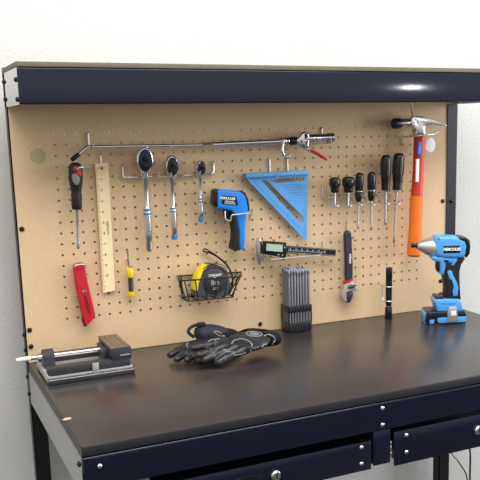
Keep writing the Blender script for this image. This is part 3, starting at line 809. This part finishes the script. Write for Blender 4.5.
# ---- hammer -----------------------------------------------------------
HY = -.040
hm = thing('claw_hammer', at(417, 130, HY), 'claw hammer with chrome head and red and orange handle hanging at right', 'hammer')
B().lathe(at(393.4, 123.6, HY), at(400.2, 123.2, HY), [(0, .0125), (.08, .0142), (.8, .0142), (1, .0125)], 28).build('striking_face', 'dsteel_dark', hm)['label'] = 'dark striking face'
B().lathe(at(399.4, 123.2, HY), at(416, 122, HY), [(0, .0118), (.45, .0122), (.6, .0100), (1, .0125)], 24).build('poll', 'chrome', hm)
B().slab(closed_smooth(P2([(411.5, 119.4), (414, 116.4), (420, 116.0), (428, 117.6), (436, 120.6), (443, 123.6), (447.8, 125.8), (441, 125.2), (433, 124.4), (427.2, 125.6), (425.0, 129), (424.8, 136.2), (416.4, 136.2), (416.4, 129.4), (412.5, 126.4)], HY - .0115), 2), (0, .023, 0), .004, 3).build('claw_head', 'chrome', hm)
hx = [(419.6, 135.6, 10.6), (419.0, 150, 10.4), (418.2, 170, 10.2), (417.2, 185, 10.4), (416.6, 197, 11.0)]
def grip(pl, m, name):
    bb = B()
    pts = [at(a, b_, HY) for a, b_, w in pl]
    rs = [w * .00300 / 2 for a, b_, w in pl]
    bb.tube(pts, rs, 24, squash=1.0, up=Y)
    return bb.build(name, m, hm)
grip(hx, 'orange_red', 'handle_shaft')
grip([(416.7, 196, 11.6), (416.2, 205, 12.2), (415.6, 220, 12.0), (415.0, 235, 12.6), (414.2, 248, 13.2), (413.9, 254.5, 13.0), (413.8, 256.4, 10)], 'orange', 'grip')['label'] = 'orange rubber grip'
def patch(pl, y, m, name, p):
    return B().slab(P2(pl, y), (0, .004, 0), .0003).build(name, m, p)
patch([(417.6, 142.2), (421.6, 142.0), (421.2, 155.4), (417.2, 155.6)], HY - .0165, 'label_blue', 'blue_sticker', hm)
patch([(416.4, 159.2), (419.4, 159.0), (418.8, 182.0), (415.9, 182.0)], HY - .0163, 'white', 'white_sticker', hm)
lettering('i', at(419.6, 145.6, HY - .0168), X, Z, .006, 'white', hm)
lettering('Estwing', at(419.3, 150.4, HY - .0168), Z, -X, .0058, 'white', hm)
tgc = at(430.6, 145.0, HY - .004)
B().slab([tgc + X * .0158 * math.cos(2 * PI * k / 28) + Z * .0200 * math.sin(2 * PI * k / 28) for k in range(28)], (0, .0012, 0), .0003).build('price_tag', 'white', hm)['label'] = 'round white tag'
B().tube(smooth([at(424.6, 137.2, HY - .003), at(423.8, 142, HY - .005), at(426, 149, HY - .006), at(428.4, 150, HY - .005)], 4), .001, 8).build('tag_string', 'white', hm)
a = snap(at(402.5, 145.1, -.003))
zz = at(403, 136.8, -.004).z
hook('hammer_hook', 'bright double-pronged wire hook under the hammer head', [Vector((a.x, .007, a.z)), a, Vector((a.x + .001, -.004, zz)), at(412.4, 136.6, -.056), at(416, 136.0, -.0625), at(427.6, 134.6, -.0625), at(433.6, 134.4, -.058), at(438.6, 131.6, -.048)], .0021, rr=.004)
e_ = at(412.6, 118, -.022)
t_ = at(411.4, 101.5, -.105)
u_ = t_ + Vector((0, -.006, 1.5598 - t_.z))
hook('hanging_wire', 'thin bright wire hanging from the canopy down to the hammer head', [u_, t_, e_, e_ + Vector((0, .004, -.012))], .0025)

# ---- drill bit set -----------------------------------------------------
BX0, BX1, BY0, BY1 = .5535, .6215, -.058, -.010
bs = thing('bit_holder', (BX0 + .037, (BY0 + BY1) / 2, TZ), 'black plastic holder full of long drill bits standing on the table', 'holder')
bb = B().box(BX0, BX1, BY0, BY1, TZ + .0005, TZ + .026, .002)
for i in range(8):
    x = BX0 + .0055 + i * .00815
    bb.box(x - .0028, x + .0028, BY0 - .0015, BY0 + .001, TZ + .003, TZ + .024, .0006)
bb.build('base', 'steel_holder', bs)
bb = B()
zc0, zc1 = TZ + .054, TZ + .071
bb.box(BX0, BX1, BY0, BY0 + .002, zc0, zc1, .0005).box(BX0, BX1, BY1 - .002, BY1, zc0, zc1, .0005)
bb.box(BX0, BX0 + .002, BY0, BY1, zc0, zc1, .0005).box(BX1 - .002, BX1, BY0, BY1, zc0, zc1, .0005)
for i in range(8):
    x = BX0 + .0055 + i * .00815
    bb.box(x - .0024, x + .0024, BY0 - .0013, BY0 + .001, zc0 + .002, zc1 - .002, .0006)
bb.build('collar', 'steel_holder', bs)
for x, y in ((BX0, BY0), (BX1 - .003, BY0), (BX0, BY1 - .003), (BX1 - .003, BY1 - .003)):
    B().box(x, x + .003, y, y + .003, TZ + .024, zc0 + .002).build('corner_post', 'steel_holder', bs)
bitm = None
for j in range(4):
    for i in range(8):
        x = BX0 + .0056 + i * .00812; y = BY0 + .0068 + j * .0115
        z = TZ + .0262; hgt = .142 + random.uniform(-.003, .003) + (.004 if j == 3 else 0)
        if bitm is None:
            o = B().lathe((x, y, z), (x, y, z + .145), [(0, .0032), (.86, .0032), (.88, .0026), (.93, .0034), (.955, .0036), (.985, .0022), (1, .0003)], 12).build('drill_bit', 'bit', loc=(x, y, z))
            bitm = o
        else:
            o = bitm.copy(); C.objects.link(o)
            o.location = (x, y, z)
        o.scale.z = hgt / .145
        o.rotation_euler.z = random.uniform(0, 3)
        tag(o, 'long grey steel drill bit standing in the black plastic holder', 'drill bit', 'drill bits in the black holder')

# ---- drill press vise -----------------------------------------------------
vs = thing('drill_press_vise', (0, -.13, TZ), 'grey iron drill press vise at the left end of the table', 'vise')
x0, x1, y0, y1 = -.086, .102, -.206, -.058
bb = B().box(x0, x1, y0, y1, TZ + .0006, TZ + .0125, .0015)
bb.build('base_plate', 'iron', vs)
B().box(x0 + .002, x1 - .003, y0 + .004, y1 - .004, TZ + .0125, TZ + .0180, .0012).build('machined_ledge', 'machined', vs)
B().box(x0 + .002, x1 - .007, y0 + .006, y0 + .030, TZ + .0178, TZ + .036, .0015).build('side_rail', 'iron', vs)
B().box(x0 + .002, x1 - .007, y1 - .030, y1 - .006, TZ + .0178, TZ + .036, .0015).build('side_rail', 'iron', vs)
B().tube([(x0 + .001, y0 + .0005, TZ + .011), (x1 - .001, y0 + .0005, TZ + .011)], .0010, 8).build('bright_lip', 'machined', vs)['label'] = 'bright front edge'  # thin bright strip along the front lip of the base plate
B().box(x0 + .004, .05, y0 + .036, y1 - .036, TZ + .016, TZ + .020).build('slideway', 'machined', vs)
B().box(.010, .024, y0 + .003, y0 + .0064, TZ + .012, TZ + .0355, .0008).build('bright_clip', 'machined', vs)
B().box(x0 - .001, x0 + .008, y0 + .006, y1 - .008, TZ + .006, TZ + .022, .002).build('end_web', 'machined', vs)
# screw post
ry, rz = -.128, TZ + .0455
pb = B()
pb.slab([(x0 + .004, ry - .020, TZ + .016), (x0 + .004, ry + .020, TZ + .016), (x0 + .004, ry + .017, TZ + .046)] + [(x0 + .004, ry + .017 * math.cos(k * PI / 10), TZ + .046 + .015 * math.sin(k * PI / 10)) for k in range(1, 10)] + [(x0 + .004, ry - .017, TZ + .046)], (.024, 0, 0), .002)
pb.build('screw_post', 'iron', vs)
B().tube([(x0 - .030, ry, rz), (.066, ry, rz - .001)], .0048, 18).build('screw_rod', 'chrome', vs)
B().lathe((x0 - .020, ry, rz), (x0 - .052, ry, rz - .001), [(0, .0046), (.1, .0054), (.85, .0050), (1, .0035)], 18).build('handle_cap', 'clear', vs)['label'] = 'milky white cap'
# movable jaw block
B().box(.054, .096, y0 + .008, -.075, TZ + .030, TZ + .058, .0015).build('jaw_block', 'iron', vs)
jt = B()
for i in range(4):
    jt.box(.0535 + i * .011, .0640 + i * .011, y0 + .0075, -.0745, TZ + .058, TZ + .0625, .001)
jt.build('jaw_top', 'jaw_top', vs)
B().box(.0535, .0975, y0 + .004, y0 + .012, TZ + .036, TZ + .0618, .0012).build('jaw_face', 'iron', vs)
B().box(.044, .055, -.168, -.098, TZ + .022, TZ + .054, .002).build('jaw_carrier', 'iron', vs)
B().box(.072, .094, y0 + .003, y0 + .0045, TZ + .044, TZ + .0465).build('bright_line', 'machined', vs)

# ---- gloves -----------------------------------------------------------
def glove(label, wrist, fing, thumb, cuff_end, palm_w, palm_h, root_pts):
    """skin-modifier hand: wrist, palm, four fingers (polylines), thumb"""
    vs_, es, rd = [], [], []
    def add(p, r):
        vs_.append(Vector(p)); rd.append(r); return len(vs_) - 1
    w = add(wrist, (palm_h * .9, palm_w * .40))
    return vs_
def glove_mesh(name, nodes, edges, radii, levels=2):
    me = bpy.data.meshes.new(name)
    me.from_pydata([tuple(p) for p in nodes], edges, [])
    o = bpy.data.objects.new(name, me); C.objects.link(o)
    sm = o.modifiers.new('s', 'SKIN'); sm.use_smooth_shade = True
    for i, v in enumerate(me.skin_vertices[0].data):
        v.radius = radii[i]; v.use_root = (i == 0)
    ss = o.modifiers.new('u', 'SUBSURF'); ss.levels = levels; ss.render_levels = levels
    bpy.context.view_layer.update()
    dg = bpy.context.evaluated_depsgraph_get()
    m2 = bpy.data.meshes.new_from_object(o.evaluated_get(dg))
    bpy.data.objects.remove(o)
    bb = B(); bb.bm.from_mesh(m2)
    bpy.data.meshes.remove(m2)
    return bb
def make_glove(label, org, wrist, knuck, tips, thumb_tip, cuff_end, hw, lift, zk, loop=False):
    """org: base point; wrist/knuckle centres; tips: finger tip points index..little; hw: half width at the knuckles"""
    t = thing('work_glove', org, label, 'glove', 'pair of black work gloves')
    wrist, knuck, cuff_end = Vector(wrist), Vector(knuck), Vector(cuff_end)
    fwd = (knuck - wrist).normalized()
    side = Vector((-fwd.y, fwd.x, 0)).normalized()
    # palm: flattened hull of stacked rings
    bb = B(); bm = bb.bm
    n = 24; rings = []
    stations = [(cuff_end, hw * .88, .023), (cuff_end.lerp(wrist, .5), hw * .92, .024), (wrist, hw * .90, .022), (wrist.lerp(knuck, .35), hw * .98, .021), (wrist.lerp(knuck, .75), hw * 1.0, .018), (knuck, hw * .98, .014), (knuck + fwd * .012, hw * .9, .008)]
    for c, wd, hh in stations:
        hh *= lift
        ring_ = []
        for k in range(n):
            a = 2 * PI * k / n
            cs, sn = math.cos(a), math.sin(a)
            ring_.append(bm.verts.new(c + side * wd * math.copysign(abs(cs) ** .75, cs) + Z * hh * math.copysign(abs(sn) ** .85, sn)))
        rings.append(ring_)
    for r1, r2 in zip(rings, rings[1:]):
        for k in range(n):
            bm.faces.new((r1[k], r1[(k + 1) % n], r2[(k + 1) % n], r2[k]))
    bm.faces.new(rings[0][::-1]); bm.faces.new(rings[-1])
    # fingers: tapered, slightly curled, with a seam bulge at each joint
    roots = [knuck - fwd * .02 + side * hw * q + Z * .001 for q in (.72, .25, -.22, -.70)]
    for rt, tp in zip(roots, tips):
        tp = Vector(tp)
        mid1 = rt.lerp(tp, .35) + Z * zk; mid2 = rt.lerp(tp, .68) + Z * zk * .7
        pts = smooth([rt, mid1, mid2, tp], 6)
        m_ = len(pts)
        rs = []
        for i in range(m_):
            f = i / (m_ - 1)
            r = (.0132 if tp == Vector(tips[0]) else .0120) - .0022 * f
            r *= 1 + .05 * math.cos(f * 3 * 2 * PI)
            if f > .9: r *= math.sqrt(max(.02, 1 - ((f - .9) / .1) ** 2 * .9))
            rs.append(r)
        bb.tube(pts, rs, 14, squash=.85, up=Z)
    if thumb_tip is not None:
        tp = Vector(thumb_tip)
        rt = wrist.lerp(knuck, .25) + side * hw * .5
        if (tp - rt).dot(side) < 0: rt = wrist.lerp(knuck, .25) - side * hw * .5
        md = rt.lerp(tp, .5) + (tp - rt).cross(Z).normalized() * .004
        pts = smooth([rt, md, tp], 7)
        m_ = len(pts)
        rs = [(.016 - .005 * i / (m_ - 1)) * (1 if i < m_ - 2 else (.85 if i == m_ - 2 else .3)) for i in range(m_)]
        bb.tube(pts, rs, 14, squash=.85, up=Z)
    bmesh.ops.recalc_face_normals(bm, faces=bm.faces[:])
    o = bb.build('hand', 'glove', t, 70)
    rm = o.modifiers.new('fuse', 'REMESH'); rm.mode = 'VOXEL'; rm.voxel_size = .0022; rm.use_smooth_shade = True
    sm = o.modifiers.new('soft', 'SMOOTH'); sm.factor = .5; sm.iterations = 5
    dp = o.modifiers.new('wrinkle', 'DISPLACE')
    tx = bpy.data.textures.new('creases', 'CLOUDS'); tx.noise_scale = .014
    dp.texture = tx; dp.strength = .0045; dp.mid_level = .5
    dg = bpy.context.evaluated_depsgraph_get()
    m2 = bpy.data.meshes.new_from_object(o.evaluated_get(dg))
    o.modifiers.clear(); old = o.data; o.data = m2; bpy.data.meshes.remove(old)
    # stretch-fabric back of the hand + cuff
    c2 = B(); bm = c2.bm; rings = []
    for c, wd, hh in ((cuff_end - fwd * .004, hw * .92, .0255), (cuff_end.lerp(wrist, .5), hw * .97, .0270), (wrist, hw * .95, .0255), (wrist.lerp(knuck, .22), hw * 1.0, .0245)):
        hh *= lift
        ring_ = []
        for k in range(n):
            a = 2 * PI * k / n; cs, sn = math.cos(a), math.sin(a)
            ring_.append(bm.verts.new(c + side * wd * math.copysign(abs(cs) ** .75, cs) + Z * hh * math.copysign(abs(sn) ** .85, sn)))
        rings.append(ring_)
    for r1, r2 in zip(rings, rings[1:]):
        for k in range(n): bm.faces.new((r1[k], r1[(k + 1) % n], r2[(k + 1) % n], r2[k]))
    bmesh.ops.solidify(bm, geom=bm.faces[:], thickness=.0016)
    c2.build('cuff', 'glove_cloth', t, 60)
    return t, fwd, side, wrist, knuck, cuff_end
def oval(bb, c, a, bvec, r, m=28):
    bb.tube([Vector(c) + a * math.cos(2 * PI * k / m) + bvec * math.sin(2 * PI * k / m) for k in range(m + 1)], r, 6, caps=False)

def tipz(px, py, h):
    return atz(px, py, TZ + h)
z = TZ
gA, fw, sd_, wr_, kn_, ce_ = make_glove('lower black work glove with small pull loop, fingers reaching farthest left', (.30, -.12, TZ),
    (.350, -.085, z + .0215), (.285, -.140, z + .0185),
    [tipz(197, 361.5, .0115), tipz(185.5, 361.5, .0115), tipz(175, 360.5, .0115), tipz(167.6, 356.6, .012)], None, (.372, -.065, z + .0215), .044, .70, .004)
# folded-over cuff flap and its pull loop at the back left
fb = B()
fb.tube(smooth([(.372, -.078, z + .024), (.340, -.080, z + .034), (.312, -.082, z + .038), (.290, -.084, z + .036)], 5), [.018, .022, .024, .025, .026, .026, .027, .027, .027, .027, .026, .026, .025, .024, .021, .014], 20, squash=.8, up=Z)
fb.build('cuff_flap', 'glove_cloth', gA)
B().tube(smooth([(.284, -.085, z + .032), (.270, -.086, z + .046), (.276, -.086, z + .058), (.296, -.086, z + .063), (.312, -.086, z + .060), (.318, -.084, z + .050)], 5), .0042, 10, squash=.6, up=Y).build('pull_loop', 'glove_cloth', gA)
B().box(.292, .312, -.094, -.080, z + .058, z + .067, .002).build('pull_tab', 'rubber', gA)
gB, fw, sd_, wr_, kn_, ce_ = make_glove('upper black work glove with grey oval logo, cuff toward the right', (.38, -.20, TZ),
    (.406, -.192, z + .041), (.338, -.242, z + .040),
    [tipz(214.6, 364.2, .0130), tipz(202, 361, .022), tipz(195, 356.5, .034), tipz(190, 349, .046)], None, (.427, -.181, z + .034), .051, .80, .003)
# trim lies on the leather: drop it onto the surface
from mathutils.bvhtree import BVHTree
bpy.context.view_layer.update()
gv, gf = [], []
for g_ in (gA, gB):
    for ch in g_.children:
        o0 = len(gv); wm = ch.matrix_world
        gv += [wm @ v.co for v in ch.data.vertices]
        gf += [[i + o0 for i in p.vertices] for p in ch.data.polygons]
bvh = BVHTree.FromPolygons(gv, gf)
def drape(pl, n=4, closed=False):
    q = [Vector((a, b_, 0)) for a, b_ in pl]
    q = closed_smooth(q, n) + [q[0]] if closed else smooth(q, n)
    out = []
    for p in q:
        d = ray(p.x, p.y).normalized()
        hit = bvh.ray_cast(CAM_LOC, d)
        if hit[0] is not None and (not out or (hit[0] - out[-1]).length < .02):
            out.append(hit[0] - d * .0004)
    return out
def trim(name, parent, lines, r=.0012, m='piping'):
    bb = B()
    for pl, cl_ in lines:
        pts = drape(pl, 5, cl_)
        if len(pts) > 2: bb.tube(pts, r, 6)
    return bb.build(name, m, parent)
trim('knuckle_piping', gB, [([(231.5, 344), (234, 340.6), (240, 339.0), (246.5, 340), (251.5, 343.6), (252, 346.5)], False)], .0015)
trim('hem_piping', gB, [([(217, 338.6), (221, 342.4), (227, 345.4), (234, 347.6), (243, 349.0), (252, 349.8)], False), ([(251, 350), (249.6, 353), (251, 356), (253, 357)], False)], .0016)
trim('oval_logo', gB, [([(246, 333.6), (249, 331.8), (255, 331.6), (261, 333), (261.5, 335), (257, 336.4), (250, 336)], True), ([(249.5, 333.8), (254, 332.8), (258.5, 334.2), (253, 335.2)], True), ([(250, 334.4), (258, 333.6)], False)], .0014)
trim('strap_trim', gB, [([(264, 336), (268, 334.6), (273, 336.4), (275, 339.4), (273, 343), (271.6, 344.6)], False), ([(262, 347.6), (263.6, 344.8), (267, 344.2)], False)], .0016)
trim('finger_stitching', gB, [([(222.5, 350), (225.5, 349.6), (226, 352), (229.5, 351.6), (233, 352.4), (234, 355), (239, 354.6), (246, 352.8)], False)], .0010)
trim('logo', gA, [([(214, 332), (217.6, 331.4), (222, 334.2), (224.6, 336.4), (219, 335.4)], True), ([(216, 340.6), (212.4, 339.6), (208.4, 341.6), (214, 338.6), (220, 339)], False)], .0013)
trim('knuckle_piping', gA, [([(190, 346), (193, 341.6), (198, 339.4), (203, 341), (205.6, 344)], False), ([(188, 343), (186.4, 345), (187.4, 347.6)], False)], .0012)

# ---- impact wrench -------------------------------------------------------
IU = Vector((.914, -.406, 0)).normalized()         # nose -> back
IN = Vector((-IU.y * -1, 0, 0))
IN = Vector((IU.y, -IU.x, 0))                      # towards the viewer
IC = Vector((.977, -.141, TZ))                     # centre of the foot
iw = thing('impact_wrench', IC, 'blue and black cordless impact wrench standing on its battery at right', 'impact wrench')
def ip(px, py, off): return atp(px, py, IC + IN * off, IN)
def isl(pl, off, thick, m, name, bev=.003, seg=3, sm=0, parent=None):
    pts = [ip(a, b_, off) for a, b_ in pl]
    if sm: pts = closed_smooth(pts, sm)
    return B().slab(pts, -IN * thick, bev, seg).build(name, m, parent or iw)
bc0, bc1 = ip(418.2, 245.8, 0), ip(436.5, 247.0, 0)
B().lathe(ip(411.0, 245.4, 0), ip(419.5, 245.9, 0), [(0, .0052), (.08, .0062), (.35, .0062), (.37, .0048), (.55, .0048), (.58, .0075), (1, .0075)], 14).build('square_drive', 'bolt_black', iw)
B().lathe(ip(417.0, 245.7, 0), ip(438, 247.2, 0), [(0, .009), (.06, .012), (.2, .0155), (.45, .0225), (.75, .0275), (.9, .029), (1, .029)], 36).build('gear_case', 'alu', iw)
isl([(434.5, 239.2), (437, 236.6), (447, 236.4), (458, 237.2), (466, 240.2), (468.4, 246), (467.4, 253.4), (464.4, 258.6), (455, 258.8), (445, 258.6), (436.4, 256.6), (434.6, 252)], .029, .058, 'blue_tool', 'motor_housing', .010, 4)
isl([(459.4, 237.0), (466, 237.4), (470.4, 240.6), (471.0, 247), (470.0, 254), (467.0, 258.2), (465.4, 252), (466.2, 246), (464.0, 241.8), (459.6, 240.6)], .0292, .0584, 'black', 'rear_cap', .006, 3)
vt = B()
for k in range(4):
    p = ip(465.8, 243.2 + k * 2.4, .0275)
    vt.slab([p, p + IU * .005, p + IU * .005 - Z * .003, p - Z * .003], -IN * .003)
vt.build('vent_slots', 'bolt_black', iw)
isl([(443.4, 246.0), (459.2, 245.4), (460.4, 247.2), (460.0, 252.8), (443.6, 253.2)], .0305, .004, 'black', 'nameplate', .0008, 2)
lettering('HERCULES', ip(451.8, 249.4, .0309), IU, Z, .0098, 'white', iw, bold=.0005, shear=.2)
# neck, trigger guard, trigger, handle
isl([(431.0, 257.2), (437, 256.2), (446, 257.4), (459, 258.0), (455, 262.6), (450.4, 263.6), (446.2, 262.8), (445.6, 268), (444.2, 275.4), (440.4, 274.6), (440.6, 266), (440.0, 262.4), (434, 261.4)], .0245, .049, 'blue_tool', 'neck_shell', .005, 3)
isl([(436.6, 261.6), (441.2, 262.4), (441.0, 272.8), (437.2, 271.8), (436.0, 267)], .011, .022, 'black', 'trigger', .004, 3)
isl([(444.6, 262.8), (452, 260.6), (461.6, 257.8), (465.8, 258.8), (461.6, 265), (460.0, 273), (460.4, 286), (461.4, 300), (444.8, 300), (445.8, 288), (443.8, 276), (444.4, 268)], .0225, .045, 'rubber', 'handle', .009, 4)
isl([(447.4, 271.8), (449.6, 269.6), (452.0, 271.2), (453.4, 275.6), (456.8, 281.8), (458.4, 288), (457.6, 295.4), (453.4, 296.4), (452.6, 291), (453.8, 286.6), (452.0, 280.6), (449.2, 278.4)], .0232, .004, 'blue_tool', 'blue_inlay', .0012, 2)
isl([(451.2, 264.6), (455.6, 259.6), (457.2, 260.4), (453.2, 266.2)], .0252, .004, 'blue_tool', 'blue_flash', .0008, 2)
isl([(444.2, 260.0), (448.8, 260.2), (448.6, 262.2), (444.4, 262.0)], .0262, .004, 'black', 'direction_switch', .0008, 2)
isl([(434.6, 301.6), (437.0, 299.4), (459.8, 299.8), (462.4, 303.8), (463.4, 311.6), (437.6, 311.8)], .034, .068, 'blue_tool', 'foot_housing', .004, 3)
isl([(435.8, 300.2), (437.4, 297.2), (443.6, 298.0), (446.0, 300.8), (459.4, 300.6), (459.0, 301.4), (436.4, 302)], .030, .060, 'black', 'foot_panel', .003, 3)
gs = B()
for k in range(7):
    p = ip(441.4 + k * 2.2, 303.6, .0343)
    gs.slab([p, p + IU * .003, p + IU * .003 - Z * .0022, p - Z * .0022], -IN * .002)
gs.build('gauge_dots', 'bolt_black', iw)
def isl2(pl, off, thick, m, name, bev=.003, seg=3):
    pts = [ip(a, b_, off) for a, b_ in pl]
    for p in pts: p.z = max(p.z, TZ + .001)
    return B().slab(pts, -IN * thick, bev, seg).build(name, m, iw)
isl2([(427.4, 312.4), (464.6, 310.6), (466.8, 314.0), (466.2, 323.4), (427.6, 325.6), (425.6, 322)], .038, .074, 'black', 'battery', .004, 3)
isl2([(438.0, 317.8), (466.2, 316.2), (466.0, 322.0), (438.8, 323.4), (437.2, 320.6)], .0388, .004, 'blue_tool', 'battery_inlay', .0012, 2)
isl2([(429.6, 319.8), (434.6, 319.4), (434.2, 323.6), (429.8, 324.4)], .0386, .004, 'blue_tool', 'battery_inlay', .0012, 2)
isl2([(428.2, 314.0), (465.4, 312.2), (465.6, 315.4), (428.4, 317.4)], .0388, .004, 'dsteel_dark', 'battery_band', .0012, 2)
bl = B()
e0 = ip(427.0, 318, .0)
pp = [e0 + IN * .022 - Z * .0, e0 - IN * .022]
bl.box(-.012, .004, -.024, .024, -.014, .020, .005, 3, mtx=Matrix.Translation(e0) @ Matrix.Rotation(math.atan2(IU.y, IU.x), 4, 'Z'))
bl.build('battery_latch', 'blue_tool', iw)
isl([(449.6, 307.2), (456.4, 306.6), (457.4, 311), (458.4, 319.4), (457.6, 321.0), (448.0, 321.6), (447.4, 313.0)], .0425, .0022, 'alu', 'belt_clip', .0008, 2)
isl([(451.2, 311.2), (456.0, 310.8), (456.4, 315.4), (451.0, 315.8)], .0432, .001, 'white', 'belt_clip_window', .0003, 2)
for a_, b_ in ((438.5, 238.6), (438.5, 255.0), (434.8, 250.6)):
    p = ip(a_, b_, .0265)
    B().lathe(p - IN * .004, p + IN * .003, [(0, .0032), (.8, .0032), (1, .0024)], 12).build('screw', 'steel', iw)

# ---- odds and ends ----------------------------------------------------
p = atz(66.7, 419.8)
o = B().slab([p + Vector((-.009, -.002, .0006)), p + Vector((-.003, -.006, .0006)), p + Vector((.008, -.003, .0006)), p + Vector((.009, .003, .0006)), p + Vector((-.002, .005, .0006))], (0, 0, .002), .0005).build('wood_chip', 'chip')
tag(o, 'tiny pale wood chip on the front left corner of the table', 'scrap')
cb = smooth([at(448, 444, -.1), at(452, 454, -.06), at(457, 460, .0), at(462, 467, .02), at(466, 474, .02), at(468, 486, .02)], 6)
o = B().tube(cb, .0022, 8).build('power_cord', 'black')
tag(o, 'thin black cord slanting down under the right drawer', 'cord')
cb = smooth([at(468.8, 440, .03), at(470.2, 455, .042), at(470.0, 470, .044), at(469.6, 495, .044)], 6)
o = B().tube(cb, .003, 8).build('power_cord', 'black')
tag(o, 'black cord hanging straight down under the right drawer', 'cord')

# ------------------------------------------------------------------ light
w = bpy.data.worlds.new('room_light'); S.world = w
w.use_nodes = True
nt = w.node_tree
bg = nt.nodes['Background']
tc = nt.nodes.new('ShaderNodeTexCoord'); sx = nt.nodes.new('ShaderNodeSeparateXYZ')
nt.links.new(tc.outputs['Generated'], sx.inputs[0])
mr = nt.nodes.new('ShaderNodeMapRange'); mr.inputs['From Min'].default_value = -1
nt.links.new(sx.outputs['Z'], mr.inputs['Value'])
rz = nt.nodes.new('ShaderNodeValToRGB')
rz.color_ramp.elements[0].position = 0.40; rz.color_ramp.elements[0].color = (.16, .152, .14, 1)
rz.color_ramp.elements[1].position = 0.80; rz.color_ramp.elements[1].color = (1.0, .975, .93, 1)
e = rz.color_ramp.elements.new(0.50); e.color = (.76, .735, .69, 1)
nt.links.new(mr.outputs[0], rz.inputs['Fac'])
nt.links.new(rz.outputs['Color'], bg.inputs[0])
bg.inputs[1].default_value = 0.85
def area(name, loc, target, sx, sy, power, col=(1, 1, 1)):
    l = bpy.data.lights.new(name, 'AREA'); l.shape = 'RECTANGLE'; l.size = sx; l.size_y = sy; l.energy = power; l.color = col
    o = bpy.data.objects.new(name, l); C.objects.link(o); o.location = loc
    o.rotation_euler = (Vector(target) - Vector(loc)).to_track_quat('-Z', 'Y').to_euler()
    return o
area('ceiling_panel', (.3, -1.2, 2.75), (.4, -.6, .6), 2.6, .9, 40, (1, .985, .96))
area('wall_side_ceiling_lamp', (.5, -.62, 2.75), (.5, -.5, 0), 2.4, .05, 11, (.97, .985, 1))
area('side_window_daylight', (3.2, -1.3, 1.55), (.9, 0, 1.15), 1.1, 1.3, 36, (.90, .95, 1))
area('photo_lamp', (2.03, -1.96, 1.604), (.6, 0, 1.3), .07, .07, 1.3, (.97, .985, 1))

S.view_settings.view_transform = 'Standard'
S.view_settings.look = 'None'
S.view_settings.gamma = 1
S.view_settings.use_curve_mapping = False
S.view_settings.exposure = 0.12
